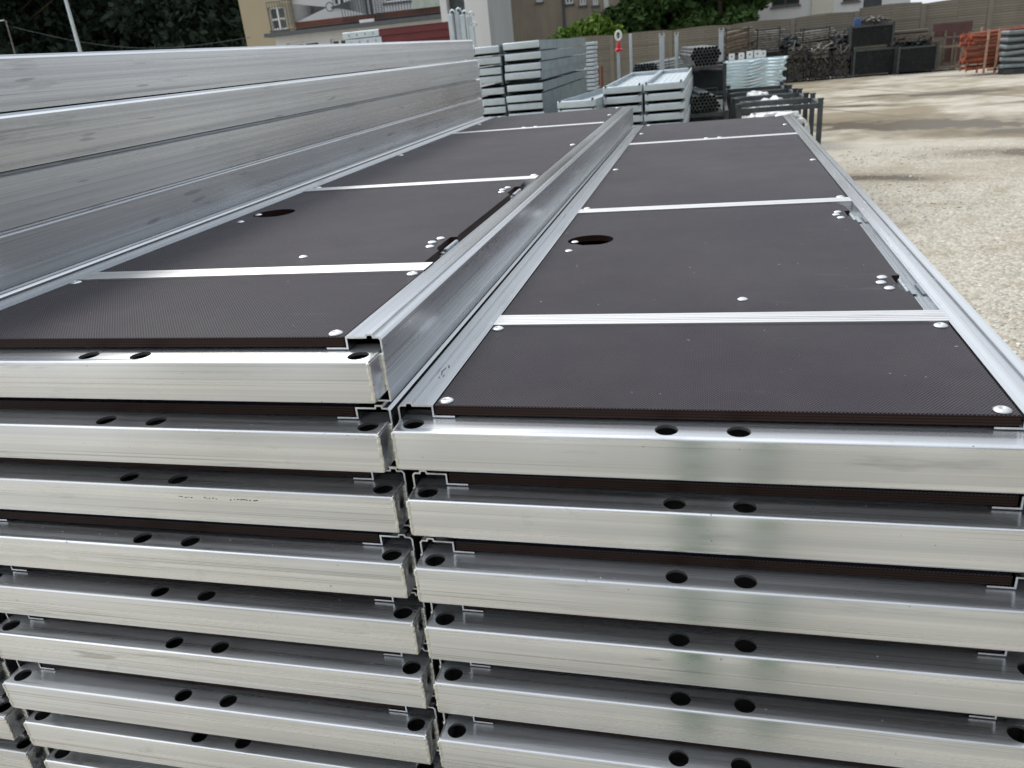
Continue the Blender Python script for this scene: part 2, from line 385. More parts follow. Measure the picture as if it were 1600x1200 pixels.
# loose stones near the stack
rng = np.random.default_rng(3)
ico = [(0, 0, 1), (.89, 0, .45), (.28, .85, .45), (-.72, .53, .45), (-.72, -.53, .45), (.28, -.85, .45), (.72, .53, -.45), (-.28, .85, -.45), (-.89, 0, -.45), (-.28, -.85, -.45), (.72, -.53, -.45), (0, 0, -1)]
icf = [(0, 1, 2), (0, 2, 3), (0, 3, 4), (0, 4, 5), (0, 5, 1), (1, 6, 2), (2, 7, 3), (3, 8, 4), (4, 9, 5), (5, 10, 1), (2, 6, 7), (3, 7, 8), (4, 8, 9), (5, 9, 10), (1, 10, 6), (6, 11, 7), (7, 11, 8), (8, 11, 9), (9, 11, 10), (10, 11, 6)]
ico = np.array(ico); icf = np.array(icf); NS = 11000
yy = 2.2+rng.random(NS)**1.7*9; xx = .9+(rng.random(NS))*(1.6+.42*yy)
sz = .004+.012*rng.random(NS)**4; V = []; Fs = []
P = ico[None]*sz[:, None, None]*(.7+.6*rng.random((NS, 12, 1)))*np.array([1, 1, .6])
a = rng.random(NS)*6.28; ca, sa = np.cos(a), np.sin(a)
X = P[:, :, 0]*ca[:, None]*1.3-P[:, :, 1]*sa[:, None]+xx[:, None]; Y = P[:, :, 0]*sa[:, None]*1.3+P[:, :, 1]*ca[:, None]+yy[:, None]; Z = P[:, :, 2]+G+.002
V = np.stack([X, Y, Z], -1).reshape(-1, 3); Fs = (icf[None]+np.arange(NS)[:, None, None]*12).reshape(-1, 3)
me = bpy.data.meshes.new('gravel'); me.from_pydata(V.tolist(), [], Fs.tolist()); me.materials.append(STONE); go = link('gravel', me)
tag(go, 'loose pale stones scattered over the yard beside the decks', kind='stuff')

# ------------------------------------------------------------------ aluminium hatch decks
WD, LEN, H = .61, 2.68, .0758
def offset_profile(pts, t):
    """thin closed outline around an open (x,z) polyline"""
    P = [Vector(p) for p in pts]; Lf, Rt = [], []
    for i, p in enumerate(P):
        ds = []
        if i > 0: ds.append((P[i]-P[i-1]).normalized())
        if i < len(P)-1: ds.append((P[i+1]-P[i]).normalized())
        ns = [Vector((-d.y, d.x)) for d in ds]; nn = sum(ns, Vector((0, 0)))/len(ns)
        nn = nn/max(.3, nn.length_squared); Lf.append(p+nn*t/2); Rt.append(p-nn*t/2)
    return [tuple(p) for p in Lf]+[tuple(p) for p in reversed(Rt)]
prof = offset_profile([(.027, -.0706), (.001, -.0706), (.001, -.0045), (.0032, -.002), (.0088, -.002), (.0096, .001), (.0158, .001), (.0166, -.002), (.038, -.002), (.038, -.0135), (.061, -.0135)], .0019)
def rail_mesh(mirror):
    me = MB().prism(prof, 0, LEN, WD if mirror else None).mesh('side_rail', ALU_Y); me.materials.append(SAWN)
    for p in me.polygons:
        if abs(p.normal.y) > .9: p.material_index = 1
    return me
TY0, TY1, TZ0, TZ1 = -.031, .022, -.0605, -.0158
HOLES = (.021, .2725, .3375, WD-.021)
def tube_mesh():
    me = MB().box(.0026, WD-.0026, TY0, TY1, TZ0, TZ1).mesh('end_tube', ALU_X, bevel=.0026, seg=3)
    cut = [MB().box(.006, WD-.006, TY0+.0032, TY1-.0032, TZ0+.0032, TZ1-.0032)]
    for hx in HOLES: cut.append(MB().tube((hx, -.014, TZ0-.02), (hx, -.014, TZ1+.01), .0108, 32))
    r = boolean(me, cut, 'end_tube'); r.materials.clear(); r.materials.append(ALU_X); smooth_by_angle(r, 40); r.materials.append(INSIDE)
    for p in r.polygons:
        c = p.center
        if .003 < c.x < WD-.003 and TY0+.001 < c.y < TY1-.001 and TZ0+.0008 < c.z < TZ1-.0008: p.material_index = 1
    return r
def bead_mb(mb, a, b, r, nn=26, seed=1):
    rd = random.Random(seed); a, b = Vector(a), Vector(b)
    pts = [a.lerp(b, i/nn)+Vector((rd.uniform(-1, 1), rd.uniform(-1, 1), 0))*r*.22 for i in range(nn+1)]
    mb.path(pts, [r*.85*(.88+.14*(i % 2)+rd.uniform(-.06, .1))*(.45 if i in (0, nn) else 1) for i in range(nn+1)], 7)
def weld_mesh(side):
    mb = MB(); s = (lambda x: x) if side == 0 else (lambda x: WD-x)
    bead_mb(mb, (s(.0042), TY0+.0012, TZ1-.001), (s(.0042), TY0+.0012, TZ0+.001), .0027, seed=3+side)
    bead_mb(mb, (s(.0016), -.0012, TZ1-.002), (s(.0016), -.0012, TZ0+.002), .0026, seed=9+side)
    bead_mb(mb, (s(.0045), TY0+.002, TZ1-.0006), (s(.0045), -.002, TZ1-.0006), .0014, 18, seed=19+side)
    return mb.mesh('weld_bead', WELD, smooth=True)
RAIL = (rail_mesh(False), rail_mesh(True)); TUBE = tube_mesh(); WELDS = (weld_mesh(0), weld_mesh(1))
BARS = (.2605, .960, 2.065)
def bar_mesh():
    p = [(-.019, -.0124), (-.019, .0006)]
    for q in (-.012, -.006, 0, .006, .012): p += [(q-.0009, .0006), (q-.0004, -.0001), (q+.0004, -.0001), (q+.0009, .0006)]
    p += [(.019, .0006), (.019, -.0124)]
    mb = MB(); nn = len(p); x0, x1 = .0395, WD-.0395
    mb.add([(x0, y, z) for y, z in p]+[(x1, y, z) for y, z in p], [(i, (i+1) % nn, nn+(i+1) % nn, nn+i) for i in range(nn)]+[tuple(range(nn))[::-1], tuple(range(nn, 2*nn))])
    return mb.mesh('cross_bar', BAR)
BARM = bar_mesh()
PX0, PX1, PZ0, PZ1 = .0402, WD-.0408, -.0122, -.0013
def panel_mesh(y0, y1): return MB().box(PX0, PX1, y0, y1, PZ0, PZ1).mesh('plywood_panel', PLY, bevel=.0007, seg=1)
PANELS = [panel_mesh(.001, BARS[0]-.0205), panel_mesh(BARS[1]+.0205, BARS[2]-.0205), panel_mesh(BARS[2]+.0205, LEN-.004)]
HY0, HY1 = BARS[0]+.0225, BARS[1]-.0225
def hatch_mesh():
    xr = .5545
    poly = [(PX0+.001, HY0), (xr-.004, HY0), (xr, HY0+.006), (xr, .352), (xr-.004, .3545), (xr-.009, .372), (xr-.009, .432), (xr+.002, .434), (xr, .445),
            (xr, .780), (xr-.004, .783), (xr-.009, .797), (xr-.009, .860), (xr+.001, .862), (xr, .872), (xr-.002, HY1-.03), (xr-.010, HY1-.012), (xr-.03, HY1), (PX0+.001, HY1)]
    me = MB().slab(poly, PZ0, PZ1).mesh('hatch', PLY)
    out = [(.101+.041*math.cos(t), .700+.040*math.sin(t)) for t in [R(a) for a in range(-60, 206, 14)]]+[(.070, .676), (.082, .672), (.092, .664)]
    r = boolean(me, [MB().slab(out, -.03, .02)], 'hatch'); r.materials.clear(); r.materials.append(PLY); return r
HATCH = hatch_mesh()
SCREWM = MB().lathe([(.0076, 0), (.0078, .0007), (.0064, .0018), (.0045, .0027), (.0022, .0028), (.0016, .0012)], (0, 0, 0), 20).mesh('screw', SCREW, smooth=True)
RIVET = MB().lathe([(.0068, 0), (.0070, .0006), (.0056, .0016), (.0035, .0026), (.0008, .0027)], (0, 0, 0), 18).mesh('rivet', SCREW, smooth=True)
def hinge_mesh():
    mb = MB(); mb.box(-.008, .006, -.028, .028, -.0125+.0003, -.0105); mb.box(.006, .0135, -.024, .024, -.0118, -.0100)
    for a, b in ((-.028, -.011), (-.0100, .0095), (.0105, .027)): mb.tube((.001, a, -.0075), (.001, b, -.0075), .0032, 12)
    return mb.mesh('hinge', ZINC, bevel=.0006, seg=1)
HINGE = hinge_mesh()
UNDER = MB().box(.105, WD-.105, 0, .04, -.040, -.0135)
def make_deck(label, loc, group):
    t = thing('scaffold_deck', label, 'scaffold deck', loc, 0, group)
    for i in (0, 1): link('side_rail', RAIL[i], t)
    e = link('end_tube', TUBE, t)
    for i in (0, 1): link('weld_bead', WELDS[i], e)
    e2 = link('end_tube', TUBE, t); e2.location = (WD, LEN, 0); e2.rotation_euler = (0, 0, math.pi)
    for y in BARS: b = link('cross_bar', BARM, t); b.location = (0, y, 0)
    for i, p in enumerate(PANELS):
        link('plywood_panel', p, t)
    h = link('hatch', HATCH, t)
    for y in (.402, .829): g_ = link('hinge', HINGE, h); g_.location = (.555, y, 0)
    for x, y in ((.533, .424), (.5275, .400), (.533, .374), (.533, .851), (.5275, .829), (.532, .803), (.351, .337), (.074, .625), (.0745, .688)):
        r = link('rivet', RIVET, h); r.location = (x, y, PZ1)
    for x, y in ((.050, .011), (.5565, .010), (.049, .230), (.559, .229), (.052, .990), (.556, .992), (.054, 1.517), (.558, 1.495), (.289, 2.097), (.331, 2.097), (.055, 2.36), (.555, 2.35), (.06, 2.655), (.55, 2.655)):
        r = link('screw', SCREWM, t); r.location = (x, y, PZ1); r.rotation_euler = (0, 0, x*40+y*9)
    return t
ORD = ['topmost', 'second', 'third', 'fourth', 'fifth', 'sixth', 'seventh', 'eighth', 'ninth', 'tenth', 'eleventh', 'twelfth', 'thirteenth', 'fourteenth', 'fifteenth', 'sixteenth', 'seventeenth', 'eighteenth', 'nineteenth', 'twentieth', 'twenty-first', 'twenty-second']
GR = 'aluminium decks in the right stack'; GM = 'aluminium decks in the middle stack'; GF = 'aluminium decks in the tall left stack'
rx = [-.001, .006, .008, .010, .011, .009]; ry = [.001, -.005, -.018, -.020, -.023, -.033]
mx1 = [-.0045, -.0055, -.0035, -.001, .001, .0015, .000, -.001, .001]; my = [-.003, -.007, -.002, -.014, -.016, -.020, -.031, -.026, -.023]
rd = random.Random(5)
first = make_deck('topmost aluminium deck of the right stack, its brown plywood and hatch fully open to view', (rx[0], ry[0], 0), GR)
dup(first, (mx1[0]-WD, my[0], H), 'topmost aluminium deck of the middle stack, lying against the tall left stack', group=GM)
SK = ('screw', 'rivet', 'hinge'); SK2 = SK+('cross_bar', 'weld_bead')
for k in range(1, 16):
    x = rx[k] if k < 6 else .008+rd.uniform(-.004, .004); y = ry[k] if k < 6 else -.028+rd.uniform(-.012, .008)
    dup(first, (x, y, -k*H), f'{ORD[k]} aluminium deck from the top of the right stack, near end visible', group=GR, skip=SK if k < 9 else SK2)
for k in range(0, 16):
    x = mx1[k+1] if k+1 < 9 else rd.uniform(-.004, .004); y = my[k+1] if k+1 < 9 else -.02+rd.uniform(-.012, .008)
    dup(first, (x-WD, y, -k*H), f'{ORD[k+1]} aluminium deck from the top of the middle stack', group=GM, skip=SK if k < 9 else SK2)
fx = {5: -.6465, 4: -.6400, 3: -.6435, 2: -.6445, 1: -.642}; fy = {5: .005, 4: .03, 3: .045, 2: .055, 1: .06}
for k in range(5, -16, -1):
    x = fx.get(k, -.641+rd.uniform(-.003, .003)); y = fy.get(k, -.015+rd.uniform(-.01, .01))
    if k == -7: x, y = -.6400, -.017
    if k == -6: x, y = -.6405, -.023
    dup(first, (x-WD, y, k*H), f'{ORD[5-k]} aluminium deck from the top of the tall left stack', group=GF, skip=SK if k < 0 or k == 5 else SK2)
INK = simple('faded_ink', (.12, .12, .12), .8)
def ink(parent, pts, z=None, y=None):
    mb = MB()
    for a_, b_, w_ in pts:
        if y is not None: mb.box(a_, a_+w_, y-.0002, y, b_, b_+.0012)
        else: mb.box(a_, a_+.0012, b_, b_+w_, z, z+.0002)
    mb.build('ink_mark', INK, parent)
rk = random.Random(2)
third = next(o for o in bpy.data.objects if o.get('label', '').startswith('third aluminium deck from the top of the middle'))
ink(third, [(.345+.004*i+rk.uniform(0, .002)+(.012 if i > 4 else 0)+(.014 if i > 9 else 0), -.029+rk.uniform(-.0008, .0008), rk.uniform(.0008, .003)) for i in range(19)], y=TY0)
ink(first, [(.018+rk.uniform(0, .008), .070+.0042*i, rk.uniform(.001, .005)) for i in range(9)], z=-.00095)
# metal chips and grit lying on the rails and tube tops
cm = MB()
def chip(x, y, z, r):
    if z < -.01 and min(abs((x % 1 if x > 0 else x+WD)-hx_) for hx_ in HOLES) < .024: return
    a_ = [rk.uniform(0, 6.28) for _ in range(3)]; cm.add([(x+r*math.cos(t_), y+r*math.sin(t_), z+rk.uniform(.0001, .0006)) for t_ in sorted(a_)]+[(x, y, z+.0008)], [(0, 1, 2), (0, 1, 3), (1, 2, 3), (2, 0, 3)])
for _ in range(70): chip(WD+rx[0]-rk.uniform(.018, .037), rk.uniform(.3, 1.6), -.001, rk.uniform(.0006, .0022))
for _ in range(25): chip(rk.uniform(.018, .037), rk.uniform(.1, 1.8), -.001, rk.uniform(.0006, .0018))
for _ in range(60): chip(rk.uniform(.05, .55), rk.uniform(.02, 2.2), PZ1, rk.uniform(.0004, .0012))
for k in range(1, 7):
    for _ in range(14): chip(rk.uniform(.03, .6), ry[min(k, 5)]+rk.uniform(-.024, -.002), -k*H+TZ1, rk.uniform(.0005, .0016))
    for _ in range(18): chip(rk.uniform(-.6, -.03), my[k]+rk.uniform(-.024, -.002), -(k-1)*H+TZ1, rk.uniform(.0005, .0016))
co = cm.build('metal_chips', SAWN); tag(co, 'tiny bright metal chips and grit scattered on the decks', kind='stuff')
for i, y in enumerate((.25, 1.35, 2.45)):
    b = MB().box(-1.3, .66, y-.05, y+.05, G, -15*H-.0768).build('timber_bearer', WOOD, bevel=.004)
    tag(b, ['timber bearer on the ground under the near ends of the decks', 'timber bearer on the ground under the middle of the decks', 'timber bearer on the ground under the far ends of the decks'][i], 'timber')

# ------------------------------------------------------------------ galvanised steel decks further off
SW, SL, SH = .305, 2.5, .073
def steel_deck_parts(tray):
    a = MB()
    for s in (0, 1):
        q = [(0, 0), (0, -.066), (.022, -.066), (.022, -.063), (.003, -.063), (.003, -.002), (.012, -.002), (.012, 0)]
        a_ = MB().prism(q, .012, SL-.012, SW if s else None); a.add(a_.v, a_.f)
    return a
FLANGE = []
for s in (0, 1):
    q = [(0, 0), (0, -.066), (.022, -.066), (.022, -.063), (.003, -.063), (.003, -.003), (.012, -.003), (.012, 0)]
    FLANGE.append(MB().prism(q, .014, SL-.014, SW if s else None).mesh('side_flange', GALV))
FLANGED = []
for s in (0, 1): 
    q = [(0, 0), (0, -.0715), (.022, -.0715), (.022, -.068), (.003, -.068), (.003, -.003), (.012, -.003), (.012, 0)]
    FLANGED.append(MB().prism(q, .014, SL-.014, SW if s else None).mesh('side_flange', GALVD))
def cap_mesh():
    me = MB().box(.002, SW-.002, -.006, .012, -.053, -.001).mesh('end_cap', GALVW, bevel=.007, seg=3); smooth_by_angle(me, 50); return me
CAP = cap_mesh()
def plate_mesh():
    mb = MB().box(.0035, SW-.0035, .013, SL-.013, -.042, -.039)
    for i in range(5): mb.box(.04+i*.052, .055+i*.052, .05, SL-.05, -.0389, -.0365)
    return mb.mesh('plate', GALV)
PLATE = plate_mesh()
HOOK = MB().path([(0, .016, -.004), (0, .004, .003), (0, -.012, 0), (0, -.013, -.010)], .0065, 8).mesh('hook', STEEL_D, smooth=True)
def make_steel(label, loc, group, rz=0, dark=False):
    t = thing('steel_deck', label, 'steel deck', loc, rz, group)
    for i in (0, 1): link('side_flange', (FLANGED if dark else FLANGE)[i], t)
    link('end_cap', CAP, t); e = link('end_cap', CAP, t); e.location = (SW, SL, 0); e.rotation_euler = (0, 0, math.pi)
    link('plate', PLATE, t)
    for x in (() if dark else (.022, SW-.022)): h = link('hook', HOOK, t); h.location = (x, .004, .004)
    return t
def support(x0, x1, y0, y1, top, label):
    t = thing('stacking_frame', label, 'stacking frame', ((x0+x1)/2, (y0+y1)/2, G), 0); hx, hy, hz = (x1-x0)/2, (y1-y0)/2, top-G
    for sx in (-1, 1):
        for sy in (-1, 1): MB().box(sx*hx-.03*(sx > 0)-.0, sx*hx+.03*(sx < 0), sy*hy-.03*(sy > 0), sy*hy+.03*(sy < 0), 0, hz-.04).build('post', STEEL_D, t)
    for z in (.1, hz-.04):
        mb = MB()
        for sy in (-1, 1): mb.box(-hx, hx, sy*(hy-.015)-.02, sy*(hy-.015)+.02, z, z+.04)
        for sx in (-1, 1): mb.box(sx*(hx-.02)-.02, sx*(hx-.02)+.02, -hy+.036, hy-.036, z, z+.038)
        mb.build('rail', STEEL_D, t)
    return t
ga = 'galvanised decks in the stack behind the left pile'
zs = [.385]; 
for d in (.082, .080, .064, .092, .082, .066, .074, .074, .074): zs.append(zs[-1]-d)
base = None; R_ = random.Random(11)
for col, x0 in ((0, -1.345), (1, -1.668)):
    for i, z in enumerate(zs):
        lab = f'{ORD[i]} galvanised steel deck of the {"right" if col == 0 else "left"} column behind the tall left stack'
        loc = (x0+R_.uniform(-.008, .008), 6+R_.uniform(-.02, .02), z-(.01 if col else 0))
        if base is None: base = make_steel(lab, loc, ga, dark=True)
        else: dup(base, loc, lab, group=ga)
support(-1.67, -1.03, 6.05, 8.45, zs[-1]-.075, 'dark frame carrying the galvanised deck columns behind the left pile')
gc = 'pale galvanised decks in the low double stack'; basec = None
for col, x0 in ((0, -.525), (1, -.212)):
    for i in range(6):
        lab = f'{ORD[i]} pale galvanised deck of the {"left" if col == 0 else "right"} column in the low double stack'
        loc = (x0+(R_.uniform(-.006, .006)), 5.8+(R_.uniform(-.015, .015) if i else 0), .0-i*.074)
        if basec is None: basec = make_steel(lab, loc, gc)
        else: dup(basec, loc, lab, group=gc)
support(-.52, .09, 5.85, 8.2, -6*.074, 'dark frame carrying the low double stack of pale decks')
gd = 'galvanised decks leaning askew beside the low double stack'
for i in range(5):
    dup(basec, (-.86+.004*i, 5.62, -.066-i*.062), f'{ORD[i]} galvanised deck askew at the left of the low double stack', rz=R(-7.5), group=gd)
support(-.85, -.52, 5.75, 7.8, -.066-5*.062, 'dark frame carrying the askew galvanised decks')
gb_ = 'narrow pale decks in the distant column'; p = at(910, 67, y=9.7); q = at(928, 67, y=9.7)
NAR = MB().box(0, q.x-p.x, 0, .3, -.036, 0).mesh('plank', GALVW, bevel=.008)
NAR2 = MB().box(.008, q.x-p.x-.008, .01, .29, -.0465, -.0362).mesh('spacer', STEEL_D)
for i in range(12):
    t = thing('narrow_deck', f'{ORD[i]} narrow pale deck of the distant column against the fence', 'narrow deck', (p.x+R_.uniform(-.008, .008), 9.7, p.z-i*.047), 0, gb_); link('plank', NAR, t); link('spacer', NAR2, t)
support(p.x, q.x, 9.71, 9.99, p.z-12*.047+.0, 'dark frame under the distant column of narrow decks')
# red beams with slotted pale ends
a0 = at(535, 51, y=12); a1 = at(593, 47, y=12); a2 = at(705, 46, y=12); gred = 'dark red beams stacked above the left pile'
for i in range(3):
    w = a2.x-a0.x; wg = a1.x-a0.x; z0 = a0.z-.01-i*.108
    t = thing('red_beam', f'{["upper", "middle", "lowest"][i]} dark red beam with slotted galvanised end above the left pile', 'beam', (a0.x+(.0 if i == 0 else .03), 12, z0), R(-1.5), gred)
    MB().box(wg, w, 0, .5, -.100, 0).build('red_side', REDP, t, bevel=.004)
    me = MB().box(0, wg-.004, -.012, .49, -.096, .004).mesh('slotted_end', GALVW, bevel=.012, seg=3)
    cut = [MB().box(wg*(.16+.22*j), wg*(.16+.22*j)+.018, -.03, .01, -.064, -.030) for j in range(4)]
    r = boolean(me, cut, 'slotted_end'); r.materials.clear(); r.materials.append(GALVW); link('slotted_end', r, t)
    MB().box(wg, w, -.006, -.001, -.012, .002).build('flange', REDP, t)
support(a0.x+.03, a2.x, 12.03, 12.48, a0.z-.01-3*.108+.004, 'dark frame carrying the dark red beams')
# pale vertical posts with hooks
for i, (px, top, w) in enumerate(((703, 17, .034), (711, 14, .03), (722, 18, .034), (731, 20, .03), (737, 36, .03))):
    b = at(px, top, y=11)
    t = thing('hooked_post', ['leftmost pale upright post with hooked tip beside the white wall', 'second pale hooked upright post from the left beside the white wall', 'third pale hooked upright post from the left, near the dark doorway', 'fourth pale hooked upright post from the left, near the dark doorway', 'short pale upright post right of the hooked posts'][i], 'post', (b.x, 11+i % 2*.05, G), 0, 'pale upright posts behind the left pile')
    hh = b.z-G
    MB().box(-w, w, -w, w, 0, hh-.04).build('shaft', GALVW, t, bevel=.006)
    MB().path([(0, 0, hh-.04), (.005, 0, hh-.005), (.03, 0, hh+.01), (.06, 0, hh-.005), (.07, 0, hh-.04)], .012, 8).build('hook', GALVW, t, smooth=True)
# upright pale square posts near the fence
for i, (px, top, y, w, lab) in enumerate(((1034, 57, 9.5, .055, 'wide pale square post left of two beyond the low double stack'), (1057, 56, 9.5, .038, 'narrower pale square post just right of the wide one'), (1127, 49, 10.2, .055, 'pale square post behind the dark tube bundle'), (985, 53, 9.2, .03, 'slim white post behind the red cone marker'), (966, 80, 8.8, .03, 'short pale post carrying the red cone marker'))):
    b = at(px, top, y=y); t = thing('square_post', lab, 'post', (b.x, y, G), 0, 'pale square posts beyond the low double stack'); hh = b.z-G
    MB().box(-w/2, w/2, -w/2, w/2, 0, hh).build('shaft', GALVW, t, bevel=.004)
    if i < 3:
        MB().box(-w*.62, w*.62, -w*.62, w*.62, hh, hh+.012).box(-w*.55, -w*.35, -w*.5, w*.5, hh+.0121, hh+.04).box(w*.35, w*.55, -w*.5, w*.5, hh+.0121, hh+.04).build('head_plate', GALVW, t)
b = at(967, 80, y=8.8); t = thing('cone_marker', 'white ring on a red cone standing on the short pale post', 'marker', (b.x, 8.8, b.z))
MB().lathe([(.045, 0), (.045, .02), (.028, .03), (.022, .075), (.016, .1), (.006, .104)], (0, 0, 0), 16).build('cone', REDB, t)
rb = MB(); pts = [(.03*math.sin(a)*1.0, 0, .158+.046*math.cos(a)) for a in [2*math.pi*k/20 for k in range(21)]]; rb.path(pts, .012, 8); rb.build('ring', WHITEP, t, smooth=True)

# tube bundles
def tubes(rows, r, length, hollow=True):
    pos = []
    for j, (nr) in enumerate(rows):
        for i in range(nr): pos.append(((i-(nr-1)/2)*2*r*1.03, (j)*r*1.78))
    return pos
def tube_bundle(label, loc, rows, r, length, mat, rz=0, group=None, tilt=0, seed=0, strap=True, name='tube_bundle'):
    rd_ = random.Random(seed); t = thing(name, label, 'tube bundle', loc, rz, group); nn = 10
    mb = MB(); o1 = [(r*math.cos(2*math.pi*i/nn), r*math.sin(2*math.pi*i/nn)) for i in range(nn)]; o2 = [(x*.82, z*.82) for x, z in o1]
    vv = [(x, 0, z) for x, z in o1]+[(x, length, z) for x, z in o1]+[(x, 0, z) for x, z in o2]+[(x, .09, z) for x, z in o2]
    ff = [(i, (i+1) % nn, nn+(i+1) % nn, nn+i) for i in range(nn)]+[(i, 2*nn+i, 2*nn+(i+1) % nn, (i+1) % nn) for i in range(nn)]+[(2*nn+i, 3*nn+i, 3*nn+(i+1) % nn, 2*nn+(i+1) % nn) for i in range(nn)]+[tuple(range(nn, 2*nn)), tuple(range(3*nn, 4*nn))]
    me = mb.add(vv, ff).mesh('tube', mat)
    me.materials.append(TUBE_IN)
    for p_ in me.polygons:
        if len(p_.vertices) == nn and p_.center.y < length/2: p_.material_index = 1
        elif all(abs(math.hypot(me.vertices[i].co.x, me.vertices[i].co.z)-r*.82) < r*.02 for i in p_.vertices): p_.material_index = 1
    pos = tubes(rows, r, length)
    for x, z in pos:
        o = link('tube', me, t); o.location = (x+rd_.uniform(-.1, .1)*r, rd_.uniform(-.03, .03), z+r+rd_.uniform(-.08, .08)*r)
    if strap:
        wmax = max(rows)*r*1.03+.003; hmax = len(rows)*r*1.78+r
        for yy_ in (length*.2, length*.8):
            MB().box(-wmax, wmax, yy_, yy_+.02, hmax, hmax+.002).box(-wmax-.002, -wmax, yy_, yy_+.02, 0, hmax).box(wmax, wmax+.002, yy_, yy_+.02, 0, hmax).build('strap', STEEL_D, t)
    return t
DARKTUBE = simple('dark_zinc_tube', (.16, .175, .18), .4, .8, .3, 30)
tube_bundle('dark hexagonal bundle of tubes high beside the pale blue frames', (.225, 8.3, .000), (6, 7, 8, 9, 8, 7), .0172, 1.4, DARKTUBE, rz=R(7), seed=1)
tube_bundle('lower dark bundle of tubes in a cradle below the hexagonal one', (.225, 7.4, -.375), (8, 9, 8, 7, 6, 3), .0165, 1.3, DARKTUBE, rz=R(8), seed=2)
tube_bundle('low bundle of weathered tubes behind the white slim post', (-.50, 9.6, -.075), (9, 10, 9, 7), .0165, 2.0, DARKTUBE, rz=R(-14), seed=3)
support(-.68, -.2, 9.7, 11.4, -.078, 'dark frame under the weathered tubes near the fence')
def crate(name, label, x0, x1, y0, y1, z0, z1, mat, group=None, mesh_sides=None, post=.035, railz=(), feet=True, top_over=.05, rz=0):
    cx, cy = (x0+x1)/2, (y0+y1)/2; hx, hy, hz = (x1-x0)/2, (y1-y0)/2, z1-z0
    t = thing(name, label, 'stillage', (cx, cy, z0), rz, group); e = post/2
    for sx in (-1, 1):
        for sy in (-1, 1):
            p_ = MB().box(sx*hx-e, sx*hx+e, sy*hy-e, sy*hy+e, 0, hz+top_over); p_.box(sx*hx-e*1.25, sx*hx+e*1.25, sy*hy-e*1.25, sy*hy+e*1.25, hz+top_over+.0005, hz+top_over+.012); p_.build('post', mat, t)
    for z in (.08,)+tuple(railz)+(hz-post,):
        mb = MB()
        for sy in (-1, 1): mb.box(-hx+e+.001, hx-e-.001, sy*hy-e*.8, sy*hy+e*.8, z, z+post)
        for sx in (-1, 1): mb.box(sx*hx-e*.8, sx*hx+e*.8, -hy+e+.001, hy-e-.001, z, z+post)
        mb.build('rail', mat, t)
    if mesh_sides:
        mb = MB(); st = mesh_sides
        for sy in (-1, 1):
            x = -hx+st
            while x < hx-.01: mb.box(x-.003, x+.003, sy*hy-.003, sy*hy+.003, .1, hz-post); x += st
            z = .1+st
            while z < hz-post-.01: mb.box(-hx+e, hx-e, sy*hy+.0032, sy*hy+.007, z-.003, z+.003); z += st
        for sx in (-1, 1):
            y = -hy+st
            while y < hy-.01: mb.box(sx*hx-.003, sx*hx+.003, y-.003, y+.003, .1, hz-post); y += st
        mb.build('wire_mesh', mat, t)
    MB().box(-hx+e, hx-e, -hy+e, hy-e, .06, .078).build('floor_sheet', mat, t)
    return t
# row of nested dark cages right of the low stack
gcage = 'dark steel cages in a row behind the right stack'
for i, (y, xl, xr) in enumerate(((7.0, .53, 1.215), (7.72, .50, 1.165), (8.42, .49, 1.125), (9.12, .48, 1.09))):
    crate('steel_cage', ['nearest dark steel cage behind the right stack, full of white packing', 'second dark steel cage from the front, behind the right stack', 'third dark steel cage from the front, white bundle inside', 'farthest dark steel cage of the row, under the pale blue frames'][i], xl, xr, y, y+.62, G, -.335, STEEL_D, gcage, None, .042, (.55,), top_over=.03)
crate('tube_cradle', 'dark cradle holding the two tube bundles', -.0+.06, .43, 7.35, 9.35, G, -.378, STEEL_D, None, None, .035, (.6,), top_over=.0)
crate('tube_cradle', 'small dark cradle lifting the hexagonal tube bundle', .07, .42, 8.3, 9.3, -.362, -.002, STEEL_D, None, None, .03, (), top_over=.0)
sheetd = crumple if False else None
o = MB().box(.08, .41, 8.42, 8.9, -.30, -.05).build('fittings_box', BLACKM, bevel=.02); tag(o, 'black box of fittings inside the cradle under the hexagonal bundle', 'box')
o = MB().box(.09, .40, 7.45, 8.1, G+.62, G+.93).box(.12, .38, 7.5, 8.0, G+.931, G+.955).build('fittings_box', BLACKM, bevel=.02); tag(o, 'black box under the lower tube bundle in the cradle', 'box')
for i, px in enumerate((933, 939)):
    p_ = at(px, 103, y=11.2); t = thing('rusty_stake', ['left one of two rusty stakes beyond the askew decks', 'right one of two rusty stakes beyond the askew decks'][i], 'stake', (p_.x, 11.2, G)); MB().tube((0, 0, 0), (.01, 0, p_.z-G), .018, 8).build('rod', simple('rust_red', (.16, .05, .035), .8) if i == 0 else bpy.data.materials['rust_red'], t); MB().box(-.04, .04, -.04, .04, 0, .01).build('foot', STEEL_D, t)
